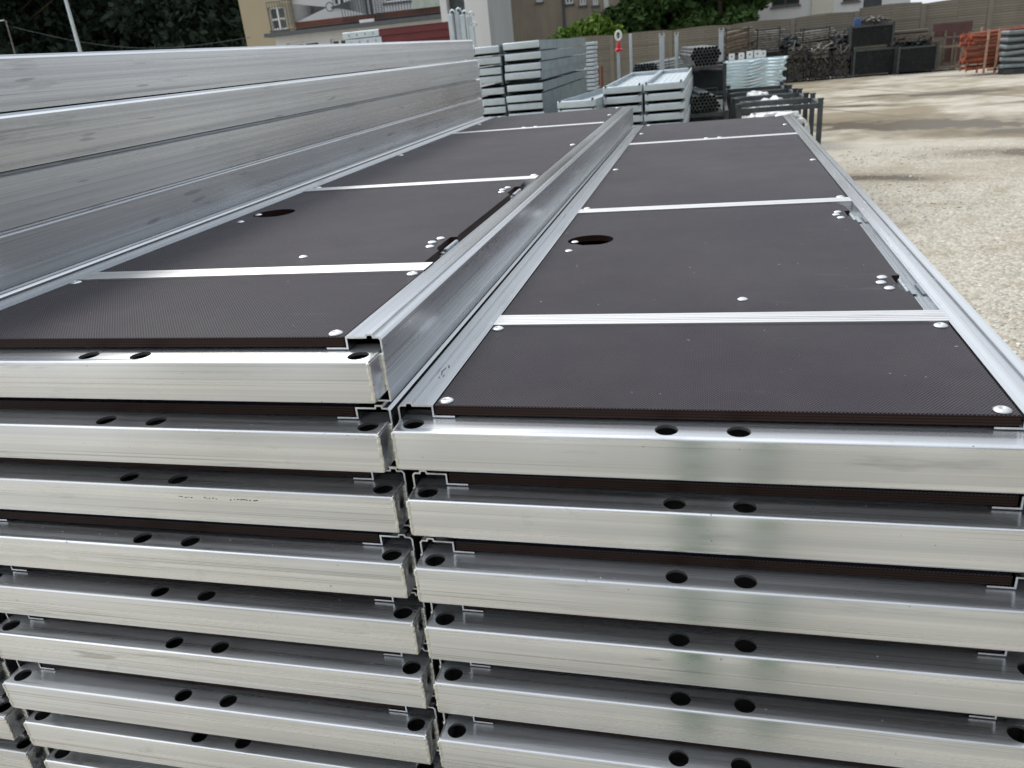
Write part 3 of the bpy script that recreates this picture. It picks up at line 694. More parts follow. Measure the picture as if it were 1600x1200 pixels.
# crumpled white packing in the cages
def crumple(name, label, c, size, mat, seed, nn=26):
    rd_ = random.Random(seed); bm = bmesh.new(); bmesh.ops.create_icosphere(bm, subdivisions=4, radius=1)
    from mathutils import noise
    for v_ in bm.verts:
        k_ = 1+.45*noise.noise(v_.co*2.3+Vector((seed, 0, 0)))+.22*abs(noise.noise(v_.co*6+Vector((0, seed, 0))))
        v_.co = Vector((v_.co.x*size[0]*k_, v_.co.y*size[1]*k_, v_.co.z*size[2]*k_))
    me = bpy.data.meshes.new(name); bm.to_mesh(me); bm.free(); me.materials.append(mat); o = link(name, me); o.location = c
    return tag(o, label, 'packing')
crumple('packing_sheet', 'crumpled white plastic packing in the nearest cage', (.83, 7.3, -.50), (.24, .2, .11), WHITEPLAST, 1)
crumple('packing_sheet', 'white wrapped bundle in the second cage', (.86, 8.0, -.47), (.17, .2, .12), WHITEPLAST, 4)
crumple('packing_sheet', 'white wrapped bundle in the third cage', (.76, 8.7, -.42), (.14, .18, .1), WHITEPLAST, 7)
crumple('packing_sheet', 'clear crumpled wrap at the right side of the nearest cage', (1.13, 7.2, -.66), (.035, .06, .13), WHITEPLAST, 9)

for kk, (zc, sz_, yc, mt) in enumerate(((-.95, .33, 7.3, TUBEG), (-.95, .33, 8.02, TUBEG), (-.95, .33, 8.72, STEEL_D), (-.95, .33, 9.42, STEEL_D))):
    o = crumple('fittings_heap', '', (.83 if kk == 0 else .8, yc, zc), (.22, .2, .24), mt, 20+kk)
    tag(o, ['grey steel fittings heaped in the nearest cage', 'grey steel fittings heaped in the second cage', 'dark steel fittings heaped in the third cage', 'dark steel fittings heaped in the farthest cage'][kk], 'fittings')

# pale blue-green guardrail frames, stacked
gfr = 'pale green-blue frames stacked flat'
crate('frame_pallet', 'dark pallet carrying the stacked pale green-blue frames', .42, 1.28, 12.0, 12.9, G, -.50, STEEL_D, None, .08, .04, (.4,), top_over=0)
rf = random.Random(4)
for i in range(9):
    z = -.495+.012+i*.044; w = .90+rf.uniform(-.03, .03); rz = R(rf.uniform(-5, 3)-i*.3)
    t = thing('guardrail_frame', f'{["lowest", "second", "third", "fourth", "fifth", "sixth", "seventh", "eighth", "top"][i]} pale green-blue frame {"" if i in (0, 8) else "from the bottom "}of the flat stack', 'frame', (.84+rf.uniform(-.03, .03), 12.05, z), rz, gfr)
    r = .016
    MB().box(-w/2, w/2, -r, r, -r, r).build('front_rail', PALE, t, bevel=.004)
    MB().box(-w/2, w/2, .75-r, .75+r, -r, r).build('back_rail', PALE, t, bevel=.004)
    for sx in (-1, 1): MB().box(sx*(w/2-.03)-r, sx*(w/2-.03)+r, r+.001, .75-r-.001, -r, r).build('end_rail', PALE, t)
    MB().tube((-w*.42, .03, .004), (.02, .70, .006), .012, 8).build('brace', PALE, t); MB().tube((w*.42, .03, .004), (.05, .70, .006), .012, 8).build('brace', PALE, t)
    MB().path([(-.05, -.02, .0), (.02, -.05, .012), (.12, -.03, .03), (.2, .1, .02)], .011, 8).build('spigot', WHITEP if i in (2, 5) else PALE, t, smooth=True)
for i, (px, s) in enumerate(((1143, .085), (1158, .085), (1171, .095), (1183, .095), (1192, .085))):
    b = at(px, 92, y=12.75)
    me = MB().box(-s/2, s/2, -.006, .006, 0, s*1.1).mesh('base_plate', WHITEP)
    me = boolean(me, [MB().tube((0, -.02, s*.6), (0, .02, s*.6), s*.14, 14)], 'base_plate'); me.materials.clear(); me.materials.append(WHITEP)
    o = link('base_plate', me); o.location = (b.x, 12.62+.03*i, -.103); tag(o, f'{["first", "second", "third", "fourth", "fifth"][i]} small white holed plate from the left, above the pale frames', 'plate', 'white holed plates above the pale frames')
o = MB().box(.36, .47, 12.5, 12.6, -.60, -.10).build('red_box', REDB, bevel=.01); tag(o, 'small dark red block left of the white holed plates', 'box')

# ------------------------------------------------------------------ storage row along the fence
FY = 28.6
def bx(px, y): return at(px, 100, y=y).x
grow = 'dark stillages along the fence'
def row_x(px0, px1, y): return bx(px0, y), bx(px1, y)
def hz(px, py, y): return at(px, py, y=y).z
def load_rods(label, x0, x1, y, z0, z1, mat, seed, n_=34, amp=.05, depth=.9, tilt=0):
    """a rack load of long thin parts lying across, one strapped thing"""
    rd_ = random.Random(seed); t = thing('tube_load', label, 'tube load', ((x0+x1)/2, y, z0), 0, 'loads of weathered tubes along the fence'); h = (x1-x0)/2
    r = .024; me = MB().tube((-h, 0, 0), (h, 0, 0), r, 8).mesh('tube', mat)
    nr = max(3, int((z1-z0)/.062)); 
    for j in range(nr):
        for k_ in range(3 if j < nr-1 else 4):
            o = link('tube', me, t); o.location = (rd_.uniform(-amp, amp)*2, k_*.2+rd_.uniform(-.04, .04), r+j*(z1-z0)/nr+rd_.uniform(-.008, .008)); o.rotation_euler = (0, tilt+rd_.uniform(-.015, .015), rd_.uniform(-.03, .03)); o.scale = (rd_.uniform(.93, 1.02), 1, 1)
    return t
def heap(label, x0, x1, y, z0, z1, mat, seed, n_=110):
    """jumbled couplers and short irons nobody could count"""
    rd_ = random.Random(seed); mb = MB()
    for _ in range(n_):
        c = Vector((rd_.uniform(x0+.05, x1-.05), y+rd_.uniform(-.2, .5), z0+.04+(z1-z0)*rd_.random()**.7*(1-.25*rd_.random()))); d = Vector((rd_.uniform(-1, 1), rd_.uniform(-1, 1), rd_.uniform(-1, 1))).normalized()*rd_.uniform(.05, .2)
        mb.tube(c-d, c+d, rd_.uniform(.012, .035), 6)
    mb.box(x0+.02, x1-.02, y-.12, y+.45, z0, z0+(z1-z0)*.6)
    o = mb.build('fittings_heap', mat); return tag(o, label, 'fittings', kind='stuff')
Y0 = 26.6
specs = [(1228, 1262, 'first'), (1264, 1298, 'second'), (1300, 1332, 'third')]
HEAPM = simple('rusty_fittings', (.115, .11, .10), .6, .4, .8, 25)
for i, (a_, b_, nm) in enumerate(specs):
    x0, x1 = row_x(a_, b_, Y0); zt = hz((a_+b_)/2, 84, Y0)
    crate('stillage', f'{nm} low dark stillage from the left against the fence, jumbled fittings inside', x0+.03, x1-.03, Y0, Y0+.85, G, zt, BLACKM, grow, None, .035, ())
    heap(['jumbled rusty fittings in the first low stillage', 'jumbled rusty fittings in the second low stillage', 'jumbled rusty fittings in the third low stillage'][i], x0+.08, x1-.08, Y0+.3, G+.08, zt+.05, HEAPM, 31+i, 320)
    heap(['short irons sticking up from the first low stillage', 'short irons sticking up from the second low stillage', 'short irons sticking up from the third low stillage'][i], x0+.05, x1-.05, Y0+.2, zt-.12, zt+.22, HEAPM if i != 1 else TUBEG, 91+i, 70)
for i, (a_, b_, t0, t1, tilt, nm, mt) in enumerate(((1134, 1168, 46, 84, -.16, 'light brown tubes tilted in the leftmost upper rack load', RUSTY), (1182, 1216, 47, 82, 0, 'grey tubes lying level in the second upper rack load', TUBEG), (1252, 1292, 46, 80, -.06, 'grey tubes lying level in the third upper rack load', TUBEG))):
    x0, x1 = row_x(a_, b_, Y0+.3); z1 = hz((a_+b_)/2, t0, Y0+.3); z0 = hz((a_+b_)/2, t1, Y0+.3)
    crate('stillage', ['upper dark stillage leftmost against the fence, around brown tubes', 'upper dark stillage second from left, around level grey tubes', 'upper dark stillage right of the gap, around level grey tubes'][i], x0+.0, x1+.0, Y0+.15, Y0+1.0, z0-.1, z1+.02, BLACKM, grow, None, .03, (), top_over=.03)
    load_rods(nm, x0-.1, x1+.1, Y0+.35, z0, z1, mt, 50+i, tilt=tilt)
    if i == 0: crate('stillage', 'dark stillage under the leftmost upper tube load', x0, x1, Y0+.15, Y0+1.0, G, z0-.165, BLACKM, grow, .12, .06, (.5,))
x0, x1 = row_x(1170, 1226, Y0+.2); crate('stillage', 'dark mesh stillage behind the pale frames, under the level tubes', x0, x1, Y0+.2, Y0+1.0, G, hz(1195, 86, Y0+.2), BLACKM, grow, .12, .05, (.5,))
for i, (a_, b_, t0) in enumerate(((1218, 1247, 54), (1296, 1320, 52))):
    x0, x1 = row_x(a_, b_, Y0+.3); z1 = hz((a_+b_)/2, t0, Y0+.3)
    # black sacks sagging between the loads
    crumple('black_sack', ['black sagging sack between the grey tube loads', 'black sagging sack right of the grey tube loads'][i], ((x0+x1)/2, Y0+.6, (z1+hz((a_+b_)/2, 84, Y0))/2), ((x1-x0)/2*.95, .35, (z1-hz((a_+b_)/2, 84, Y0))/2*.85), BLACKM, 60+i)
    bpy.data.objects[-1] if False else None
def dark_bin(label, px0, px1, y, top, bottom, mat=BLACKM, z0=None):
    x0, x1 = row_x(px0, px1, y); z1 = hz((px0+px1)/2, top, y); z0 = hz((px0+px1)/2, bottom, y) if z0 is None else z0
    t = thing('mesh_bin', label, 'mesh bin', ((x0+x1)/2, y, z0), 0, 'black mesh bins along the fence'); hx = (x1-x0)/2; hh = z1-z0
    MB().box(-hx, hx, 0, .9, .06, hh-.03).build('side_panel', mat, t)
    mb = MB()
    st = .07; x = -hx+st
    while x < hx-.02: mb.box(x-.004, x+.004, -.02, -.002, .06, hh-.04); x += st
    z = .06+st
    while z < hh-.06: mb.box(-hx+.03, hx-.03, -.032, -.0205, z-.004, z+.004); z += st
    mb.build('wire_mesh', BLACKM, t)
    for sx in (-1, 1): MB().box(sx*hx-.03, sx*hx+.03, -.04, .02-.021, 0, hh+.03).build('post', STEEL_D, t)
    MB().box(-hx+.031, hx-.031, -.04, -.001, hh-.05, hh).build('top_rail', STEEL_D, t)
    return t, (x0, x1, z0, z1)
lo, d1 = dark_bin('black mesh bin on the ground under another, by the fence', 1334, 1398, 26.6, 76, 118, z0=G)
up, d2 = dark_bin('black mesh bin stacked on top of another, blue item on it', 1326, 1391, 26.6, 39, 74, z0=d1[3]+.03)
_, d3 = dark_bin('blackish mesh bin on the ground left of the red brown sheet', 1403, 1462, 26.3, 72, 112, z0=G)
heap('dark oddments piled on the upper black mesh bin', d2[0]+.1, d2[1]-.1, 26.9, d2[3]-.02, d2[3]+.14, HEAPM, 71, 50)
o = MB().box(d2[0]+.1, d2[0]+.32, 26.75, 26.95, d2[3]-.028, d2[3]+.22).build('blue_can', BLUEP, bevel=.02); tag(o, 'small blue can on the upper black mesh bin', 'can')
x0, x1 = row_x(1393, 1450, 27.2); crate('stillage', 'dark rack behind the blackish bin, timber slats on it', x0, x1, 27.4, 28.1, G, hz(1420, 62, 27.2), RUSTY, grow, None, .06, (.6, 1.0))
def bin_mat():
    m = M_('loaded_bin_side'); nz = m.noise(m.coord((1, 1, 1)), 22, 4, .8); n2 = m.noise(m.coord((1, 1, 1)), 5, 3, .6)
    m.base(m.mix(m.math('MULTIPLY', m.mr(nz, .52, .66, 0, 1), m.mr(n2, .35, .65, .1, 1)), (.014, .017, .019), (.13, .13, .12))); m.rough(.75); m.bump(nz, .8, .03); return m.m
BM = bin_mat()
for o_ in bpy.data.objects:
    if o_.name.startswith('side_panel'): o_.data.materials[0] = BM
heap('tangled dark irons piled under the slats behind the blackish bin', x0-.1, x1+.2, 27.35, G+.2, hz(1420, 64, 27.2), BLACKM, 77, 260)
hx0, hx1 = row_x(1215, 1335, 26.9); heap('tangled dark irons heaped along the fence above the low stillages', hx0, hx1, 27.3, hz(1275, 84, 27), hz(1275, 56, 27), HEAPM, 78, 300)
t = thing('slat_pile', 'weathered timber slats lying on the dark rack by the fence', 'timber pile', ((x0+x1)/2, 27.6, hz(1420, 60, 27.2)+.02)); rs = random.Random(8)
for j in range(6): MB().box(-(x1-x0)/2, (x1-x0)/2, rs.uniform(-.1, 0), .3, j*.035, j*.035+.028).build('slat', simple('old_timber', (.2, .18, .15), .85) if j == 0 else bpy.data.materials['old_timber'], t)
# red brown sheet leaning on frames
x0, x1 = row_x(1452, 1512, 27.4); z1 = hz(1482, 36, 27.4)
t = thing('steel_sheet', 'red brown steel sheets standing on edge by the fence', 'sheet', ((x0+x1)/2, 27.4, G)); hw = (x1-x0)/2
MB().box(-hw, hw, 0, .02, .9, z1-G).build('upper_sheet', REDBROWN, t); MB().box(-hw*.3, hw, -.03, -.01, .18, .86).build('lower_sheet', REDBROWN, t)
for sx in (-.98, -.35, .1, .98): MB().box(sx*hw-.03, sx*hw+.03, -.08, -.031, 0, 1.0 if sx > 0 else z1-G-.2).build('leg', RUSTY, t)
x0, x1 = row_x(1463, 1500, 26.4); crate('stillage', 'low open rusty stillage in front of the red brown sheets', x0, x1, 26.4, 27.0, G, hz(1480, 72, 26.4), RUSTY, grow, None, .05, ())
# orange props in a pallet
gp = 'orange steel props on the pallet'
y = 23.3; x0, x1 = row_x(1525, 1610, y); ztop = hz(1560, 52, y)
x0, x1 = row_x(1538, 1625, y)
t = thing('prop_pallet', 'pallet with tall pale orange posts around the orange props', 'pallet', ((x0+x1)/2, y, G)); hw = (x1-x0)/2
OPALE = simple('faded_orange', (.45, .27, .19), .6, 0, .35, 10)
for (sx, sy) in ((-1.06, 0), (-.66, 0), (1, 0), (-.8, 1.2), (1, 1.2)): MB().box(sx*hw+.05-.025, sx*hw+.05+.025, sy, sy+.05, 0, ztop-G+(.12 if sy == 0 else .16)).build('post', OPALE, t)
MB().box(-hw+.09, hw, .0, .05, .1, .16).box(-hw+.09, hw, 1.2, 1.25, .1, .16).build('base_rail', OPALE, t)
PR = random.Random(12); 
def prop_mesh(mat, l):
    return MB().tube((-l/2, 0, 0), (l*.1, 0, 0), .035, 9).tube((l*.1001, 0, 0), (l/2, 0, 0), .026, 9).box(-l/2-.012, -l/2-.0005, -.06, .06, -.06, .06).box(l/2+.0005, l/2+.012, -.06, .06, -.06, .06).tube((l*.08, 0, -.05), (l*.08, 0, .05), .012, 6).mesh('steel_prop', mat)
PM = [prop_mesh(ORANGE, 1.55), prop_mesh(simple('brown_orange_paint', (.2, .06, .03), .6, 0, .4, 14), 1.5)]
nn_ = 0
for j in range(10):
    for k_ in range(3):
        o = link('steel_prop', PM[PR.random() < .35], None); o['label'] = ''; o.location = (bx(1566, y)+PR.uniform(-.12, .06), y+.14+k_*.32+PR.uniform(-.03, .03), G+.22+j*.090+.0); o.rotation_euler = (PR.uniform(0, 3), PR.uniform(-.07, .05), PR.uniform(-.16, .16))
        tag(o, f'{ORD[9-j]} layer from the top of the orange props, {["nearest", "middle", "rearmost"][k_]} prop', 'prop', gp); nn_ += 1
x0b, x1b = row_x(1572, 1600, y-.5)
GP2 = 'grey props standing in front of the orange ones'
for j in range(6):
    me = bpy.data.meshes.get('grey_beam') or MB().box(-.3, .3, -.2, .2, 0, .09).mesh('grey_beam', GALVD, bevel=.03)
    o = link('grey_beam', me); o.location = ((x0b+x1b)/2+PR.uniform(-.03, .03), y-.35, G+.16+j*.155); o.rotation_euler = (PR.uniform(-.06, .06), PR.uniform(-.07, .07), PR.uniform(-.25, .25)); tag(o, f'{["lowest", "second", "third", "fourth", "fifth", "top"][j]} grey galvanised piece {"" if j in (0, 5) else "from the bottom "}stacked before the orange props', 'galvanised piece', 'grey galvanised pieces before the orange props')
    if j: MB().box(-.25, .25, -.12, .12, -.064, -.001).build('spacer', STEEL_D, o)
t = thing('prop_pallet', 'rusty red pallet at the right edge before the grey pieces', 'pallet', (x1b+.05, y-.9, G))
for sx in (0, 1.0): MB().box(sx, sx+.06, 0, .06, 0, 1.45).build('post', ORANGE, t)
MB().box(.061, .999, 0, .06, .12, .18).build('base_rail', ORANGE, t); MB().box(.061, .999, 0, .06, .7, .75).build('base_rail', ORANGE, t)
MB().box((x0b-x1b)-.05, 0.0, .4, .95, 0, .145).build('base_board', STEEL_D, t)

# ------------------------------------------------------------------ concrete fence
t = thing('concrete_fence', 'grey brown concrete fence of ribbed panels between posts at the back of the yard', 'fence', (0, FY, G))
def topz(px):
    pts = [(560, 96), (865, 61), (952, 54), (1045, 46), (1137, 38), (1238, 27), (1337, 16), (1440, 4), (1543, -6), (2000, -46)]
    for (a_, c_), (b_, d_) in zip(pts, pts[1:]):
        if a_ <= px <= b_: return at(px, c_+(d_-c_)*(px-a_)/(b_-a_), y=FY).z-G
pxs = [560, 640, 715, 790, 865, 955, 1047, 1139, 1238, 1337, 1440, 1543, 1646, 1750, 1860, 1975]
for i, (a_, b_) in enumerate(zip(pxs, pxs[1:])):
    xa, xb = at(a_, 50, y=FY).x, at(b_, 50, y=FY).x; za, zb_ = topz(a_)+.02, topz(b_)+.02; poly = [(xa+.07, 0), (xb-.07, 0)]
    za = zb_ = (za+zb_)/2+(.06 if i == 9 else 0)
    for k_ in range(9):
        u = 1-k_/8; poly.append((xa+.07+(xb-xa-.14)*u, za+.035*math.sin(math.pi*u)-.05))
    mb = MB(); mb.prism(poly, 0, .05)
    for zz in np.arange(.02, za-.2, .36): mb.box(xa+.071, xb-.071, -.008, -.001, zz, zz+.33)
    mb.build('fence_panel', FENCE, t)
for i, a_ in enumerate(pxs):
    xa = at(a_, 50, y=FY).x; h_ = topz(a_)-.03; MB().box(xa-.068, xa+.068, -.035, .085, 0, h_).build('fence_post', FPOST, t)

# ------------------------------------------------------------------ buildings
def facade(parent, x0, x1, z0, z1, y, openings, mat, name='wall', depth=4, rec=.16, frame_mat=WHITEP, sill=True):
    """solid block whose front has real window recesses; each window a part with frame, sash and pane"""
    xs_ = sorted({x0, x1, *[o[0] for o in openings], *[o[1] for o in openings]}); zs_ = sorted({z0, z1, *[o[2] for o in openings], *[o[3] for o in openings]})
    mb = MB(); ins = lambda x, z: any(o[0] < x < o[1] and o[2] < z < o[3] for o in openings)
    for a_, b_ in zip(xs_, xs_[1:]):
        for c_, d_ in zip(zs_, zs_[1:]):
            if not ins((a_+b_)/2, (c_+d_)/2): mb.add([(a_, y, c_), (b_, y, c_), (b_, y, d_), (a_, y, d_)], [(0, 1, 2, 3)])
    for a_, b_, c_, d_ in [o[:4] for o in openings]:
        mb.add([(a_, y, c_), (b_, y, c_), (b_, y, d_), (a_, y, d_), (a_, y+rec, c_), (b_, y+rec, c_), (b_, y+rec, d_), (a_, y+rec, d_)], [(0, 4, 5, 1), (1, 5, 6, 2), (2, 6, 7, 3), (3, 7, 4, 0), (4, 5, 6, 7)])
    mb.add([(x0, y, z0), (x1, y, z0), (x1, y, z1), (x0, y, z1), (x0, y+depth, z0), (x1, y+depth, z0), (x1, y+depth, z1), (x0, y+depth, z1)], [(1, 5, 6, 2), (5, 4, 7, 6), (4, 0, 3, 7), (3, 2, 6, 7)])
    me = bpy.data.meshes.new(name); me.from_pydata(mb.v, [], mb.f); me.materials.append(mat); link(name, me, parent)
    for o in openings:
        a_, b_, c_, d_ = o[:4]; typ = o[4] if len(o) > 4 else 'w'
        if typ == 'd':
            MB().box(a_+.01, b_-.01, y+rec-.05, y+rec-.005, c_, d_-.01).build('door', STEEL_D, parent); continue
        w_ = MB(); e = .07; yf = y+rec-.07
        w_.box(a_+.004, a_+e, yf, yf+.05, c_+.004, d_-.004).box(b_-e, b_-.004, yf, yf+.05, c_+.004, d_-.004).box(a_+e, b_-e, yf, yf+.05, c_+.004, c_+e).box(a_+e, b_-e, yf, yf+.05, d_-e, d_-.004)
        mid = (a_+b_)/2; w_.box(mid-.04, mid+.04, yf, yf+.05, c_+e, d_-e)
        if d_-c_ > .7: w_.box(a_+e, b_-e, yf+.001, yf+.049, c_+(d_-c_)*.42, c_+(d_-c_)*.42+.07)
        wo = w_.build('window', frame_mat, parent); MB().box(a_+e*.6, b_-e*.6, yf+.052, yf+.06, c_+e*.6, d_-e*.6).build('pane', GLASS, wo)
        if sill: MB().box(a_-.06, b_+.06, y-.06, y-.002, c_-.07, c_-.005).build('sill', SLAB, wo)
def zz(px, py, y): return at(px, py, y=y).z
def xx_(px, y, py=30): return at(px, py, y=y).x
# left house: beige end, white front behind a terrace, low annex under it
YB = 30.5; bl = thing('terrace_house', 'beige and white house with a railed terrace over its low annex', 'house', (0, 0, 0))
xL, xM, xE = xx_(378, YB), xx_(456, YB), xx_(700, YB)
facade(bl, xL, xM, G, 9, YB, [(xx_(421, YB), xx_(447, YB), zz(433, 47, YB), zz(433, 10, YB))], BEIGE, depth=9)
facade(bl, xM+.01, xE, G, 9, YB+.25, [(xx_(519, YB), xx_(538, YB), zz(530, 8, YB), zz(530, 8, YB)+1.3), (xx_(565, YB), xx_(583, YB), zz(573, 33, YB), zz(573, 33, YB)+2.0), (xx_(600, YB), xx_(650, YB), zz(625, 1, YB), zz(625, 1, YB)+1.2)], WHITEW, depth=8.7)
MB().box(xL-.4, xE+.4, YB-.5, YB+9.5, 9.001, 9.25).build('roof', ROOF, bl)
YA = 27.6; zr = zz(418, 53, YA)
ax0, ax1 = xx_(424, YA), xx_(692, YA)
facade(bl, ax0, ax1, G, zr-.13, YA, [(xx_(441, YA), xx_(492, YA), zz(466, 68, YA)-.5, zz(466, 66, YA)), (xx_(510, YA), xx_(537, YA), zz(523, 66, YA)-.7, zz(523, 61, YA)), (xx_(625, YA), xx_(650, YA), zz(640, 60, YA), zz(640, 43, YA)), (xx_(668, YA), xx_(676, YA), zz(672, 55, YA), zz(672, 40, YA))], WHITEW, 'annex_wall', depth=2.85)
MB().box(ax0-.25, ax1+.1, YA-.3, YB-.002, zr-.129, zr).build('terrace_slab', SLAB, bl)
MB().box(xx_(462, YA), ax1, YA-.12, YA-.02, zr+.001, zr+.26).build('brick_kerb', BRICK, bl)
rl = MB(); ztop_ = zr+1.0
for k_ in range(0, 62):
    x = ax0+(ax1-ax0)*k_/61
    if 8 < k_ < 27: continue
    rl.tube((x, YA-.16, zr), (x, YA-.16, ztop_), .011, 5)
cx_ = ax0+(ax1-ax0)*.375; cz_ = zr+.62
for k_ in range(-7, 8):    # sunburst panel
    for sx in (-1, 1):
        rl.tube((cx_+sx*.12, YA-.16, cz_), (cx_+sx*2.0, YA-.16, zr+.1+(k_+7)*.06), .010, 5)
pts = [(cx_+.14*math.cos(a_), YA-.17, cz_+.14*math.sin(a_)) for a_ in [2*math.pi*k_/16 for k_ in range(17)]]; rl.path(pts, .016, 6)
for z_ in (zr+.06, ztop_): rl.tube((ax0, YA-.16, z_), (ax1, YA-.16, z_), .018, 6)
rl.build('railing', STEEL_D, bl)
sh = MB().box(xx_(650, YA), xx_(694, YA), YA-.19, YA-.175, zr+.25, zr+.98).build('screen_panel', simple('pale_green_screen', (.36, .42, .38), .7), bl)
o = MB().box(cx_-.35, cx_+.3, YB-.0, YB+.2, zr+1.25, zr+1.55).build('air_unit', WHITEP, bl)
MB().box(xx_(566, YA)-.02, xx_(586, YA)+.05, YA-.24, YA-.18, zr-.02, zr+.1).build('white_trough', WHITEP, bl)
# white block with dark doorway
YW = 20; wx0, wx1 = xx_(690, YW), at(763, 20, y=YW).x
wb = thing('white_building', 'plain white block building with a dark doorway and grey side', 'building', (0, 0, 0))
facade(wb, wx0, wx1, G, 6, YW, [(xx_(700, YW), xx_(728, YW), G, zz(712, 0, YW)+.9, 'd')], WHITEW, depth=2.45, rec=.3)
MB().box(wx1+.001, wx1+.02, YW+.02, YW+2.44, G, 5.99).build('side_cladding', SHADEW, wb)  # side of the white block, its shade painted in as grey
MB().box(wx0-.1, wx1+.1, YW-.1, YW+2.6, 6.001, 6.15).build('roof', SLAB, wb)
# brown building
YC = 38; bx0, bx1 = xx_(770, YC), xx_(980, YC)
bb = thing('brown_building', 'stained brown rendered building with a row of small windows behind the bush', 'building', (0, 0, 0))
ops = []
for a_, b_, bt in ((840, 850, 3), (885, 897, 6), (907, 917, 8), (927, 936, 8), (944, 952, 15)): ops.append((xx_(a_, YC), xx_(b_, YC), zz((a_+b_)/2, bt, YC), zz((a_+b_)/2, bt, YC)+.9))
facade(bb, bx0, bx1, G, 8.5, YC, ops, BROWNW, depth=9, rec=.1)
MB().box(bx0-.3, bx1+.3, YC-.4, YC+9.4, 8.501, 8.8).build('roof', ROOF, bb)
p_ = at(881, 20, y=YC); MB().tube((p_.x, YC-.08, G), (p_.x, YC-.08, 8.4), .06, 8).build('drainpipe', SLAB, bb)
# cream building right
YD = 36; cx0, cx1 = xx_(1160, YD), xx_(1420, YD)
cb = thing('cream_house', 'cream and white house with brown framed windows above the fence', 'house', (0, 0, 0))
FR = simple('brown_frame', (.07, .05, .04), .6)
facade(cb, cx0, cx1, G, 7.5, YD, [(xx_(1205, YD), xx_(1248, YD), zz(1226, 9, YD), zz(1226, 9, YD)+1.5), (xx_(1315, YD), xx_(1340, YD), zz(1328, 2, YD), zz(1328, 2, YD)+1.5), (xx_(1347, YD), xx_(1376, YD), zz(1360, 14, YD), zz(1360, 14, YD)+2.2, 'd')], WHITEW, depth=8, frame_mat=FR)
for a_, b_ in ((1160, 1180), (1267, 1299)): MB().box(xx_(a_, YD), xx_(b_, YD), YD-.12, YD-.002, G, 7.4).build('pilaster', CREAM, cb)
MB().box(cx0-.4, cx1+.4, YD-.5, YD+8.4, 7.501, 7.8).build('roof', ROOF, cb)

# ------------------------------------------------------------------ trees
def foliage(name, mat, blobs, n_, size, seed, parent=None, hang=0):
    rg = np.random.default_rng(seed); w = np.array([b[3]*b[4]*b[5] for b in blobs]); w = w/w.sum(); idx = rg.choice(len(blobs), n_, p=w)
    B = np.array(blobs)[idx]; d = rg.normal(size=(n_, 3)); d /= np.linalg.norm(d, axis=1)[:, None]; r = rg.random((n_, 1))**.45
    lump = 1+.22*np.sin(d[:, :1]*7+B[:, :1])*np.cos(d[:, 2:3]*6+B[:, 1:2])
    c = B[:, :3]+d*r*lump*B[:, 3:6]
    t1 = rg.normal(size=(n_, 3)); t1 /= np.linalg.norm(t1, axis=1)[:, None]; t2 = rg.normal(size=(n_, 3)); t2 -= (t2*t1).sum(1)[:, None]*t1; t2 /= np.linalg.norm(t2, axis=1)[:, None]
    s = size*(.5+rg.random((n_, 1))); a_ = t1*s; b_ = t2*s*.5
    V_ = np.stack([c-a_, c+b_*1.1, c+a_, c-b_*1.1], 1).reshape(-1, 3); F_ = np.arange(n_*4).reshape(-1, 4)
    me = bpy.data.meshes.new(name); me.from_pydata(V_.tolist(), [], F_.tolist()); me.materials.append(mat); return link(name, me, parent)
def tree(label, x, y, h, rad, mat, seed, n_=14000, size=.13, trunk=.18, group=None, conifer=False, low=.25):
    rd_ = random.Random(seed); t = thing('conifer_tree' if conifer else 'leafy_tree', label, 'tree', (x, y, G), 0, group)
    mb = MB(); mb.path([(0, 0, 0), (.05, 0, h*.3), (-.04, .05, h*.6), (0, 0, h*.92)], [trunk, trunk*.8, trunk*.5, trunk*.12], 9)
    for k_ in range(9):
        a_ = rd_.uniform(0, 6.28); z_ = h*rd_.uniform(.25, .75); l_ = rad*rd_.uniform(.5, .9)
        mb.path([(0, 0, z_), (math.cos(a_)*l_*.5, math.sin(a_)*l_*.5, z_+l_*.3), (math.cos(a_)*l_, math.sin(a_)*l_, z_+l_*.45)], [trunk*.35, trunk*.2, trunk*.06], 6)
    mb.build('trunk', BARK, t)
    bl_ = []
    if conifer:
        for k_ in range(26):
            u = k_/25; r_ = rad*(1-u)*.95+.1; a_ = k_*2.4
            for q_ in range(4): bl_.append((math.cos(a_+q_*1.57)*r_*.6, math.sin(a_+q_*1.57)*r_*.6, h*(.08+.9*u)-r_*.15, r_*.5, r_*.5, h*.045+.12))
    else:
        for k_ in range(26):
            a_ = rd_.uniform(0, 6.28); rr = rad*math.sqrt(rd_.random())*.8; z_ = h*rd_.uniform(low, .93); s_ = rad*rd_.uniform(.22, .42)
            k2 = math.sqrt(max(.15, 1-((z_/h-.55)/.55)**2)); bl_.append((math.cos(a_)*rr*k2, math.sin(a_)*rr*k2, z_, s_, s_, s_*.75))
    foliage('crown', mat, bl_, n_, size, seed, t); return t
gt = 'dark trees behind the yard at the left'
labs = ['dark leafy tree at the far left edge', 'dark broad tree behind the thin pale mast', 'dark broad tree between the mast and the conifer', 'dark conifer just left of the beige house wall', 'dark tree set back behind the others at the left', 'dark bushy tree low at the far left behind the mast']
for i, (px, y, h_, r_, cf) in enumerate(((10, 40, 12, 5.5, 0), (105, 42, 14, 6, 0), (215, 43, 13, 5.5, 0), (335, 41, 14, 4.2, 1), (270, 52, 12, 6, 0), (60, 50, 12, 7, 0))):
    tree(labs[i], at(px, 40, y=y).x, y, h_, r_, LEAF_D, 100+i, 34000 if not cf else 36000, .22, .3, gt, bool(cf), low=.06)
gt2 = 'green trees behind the fence'
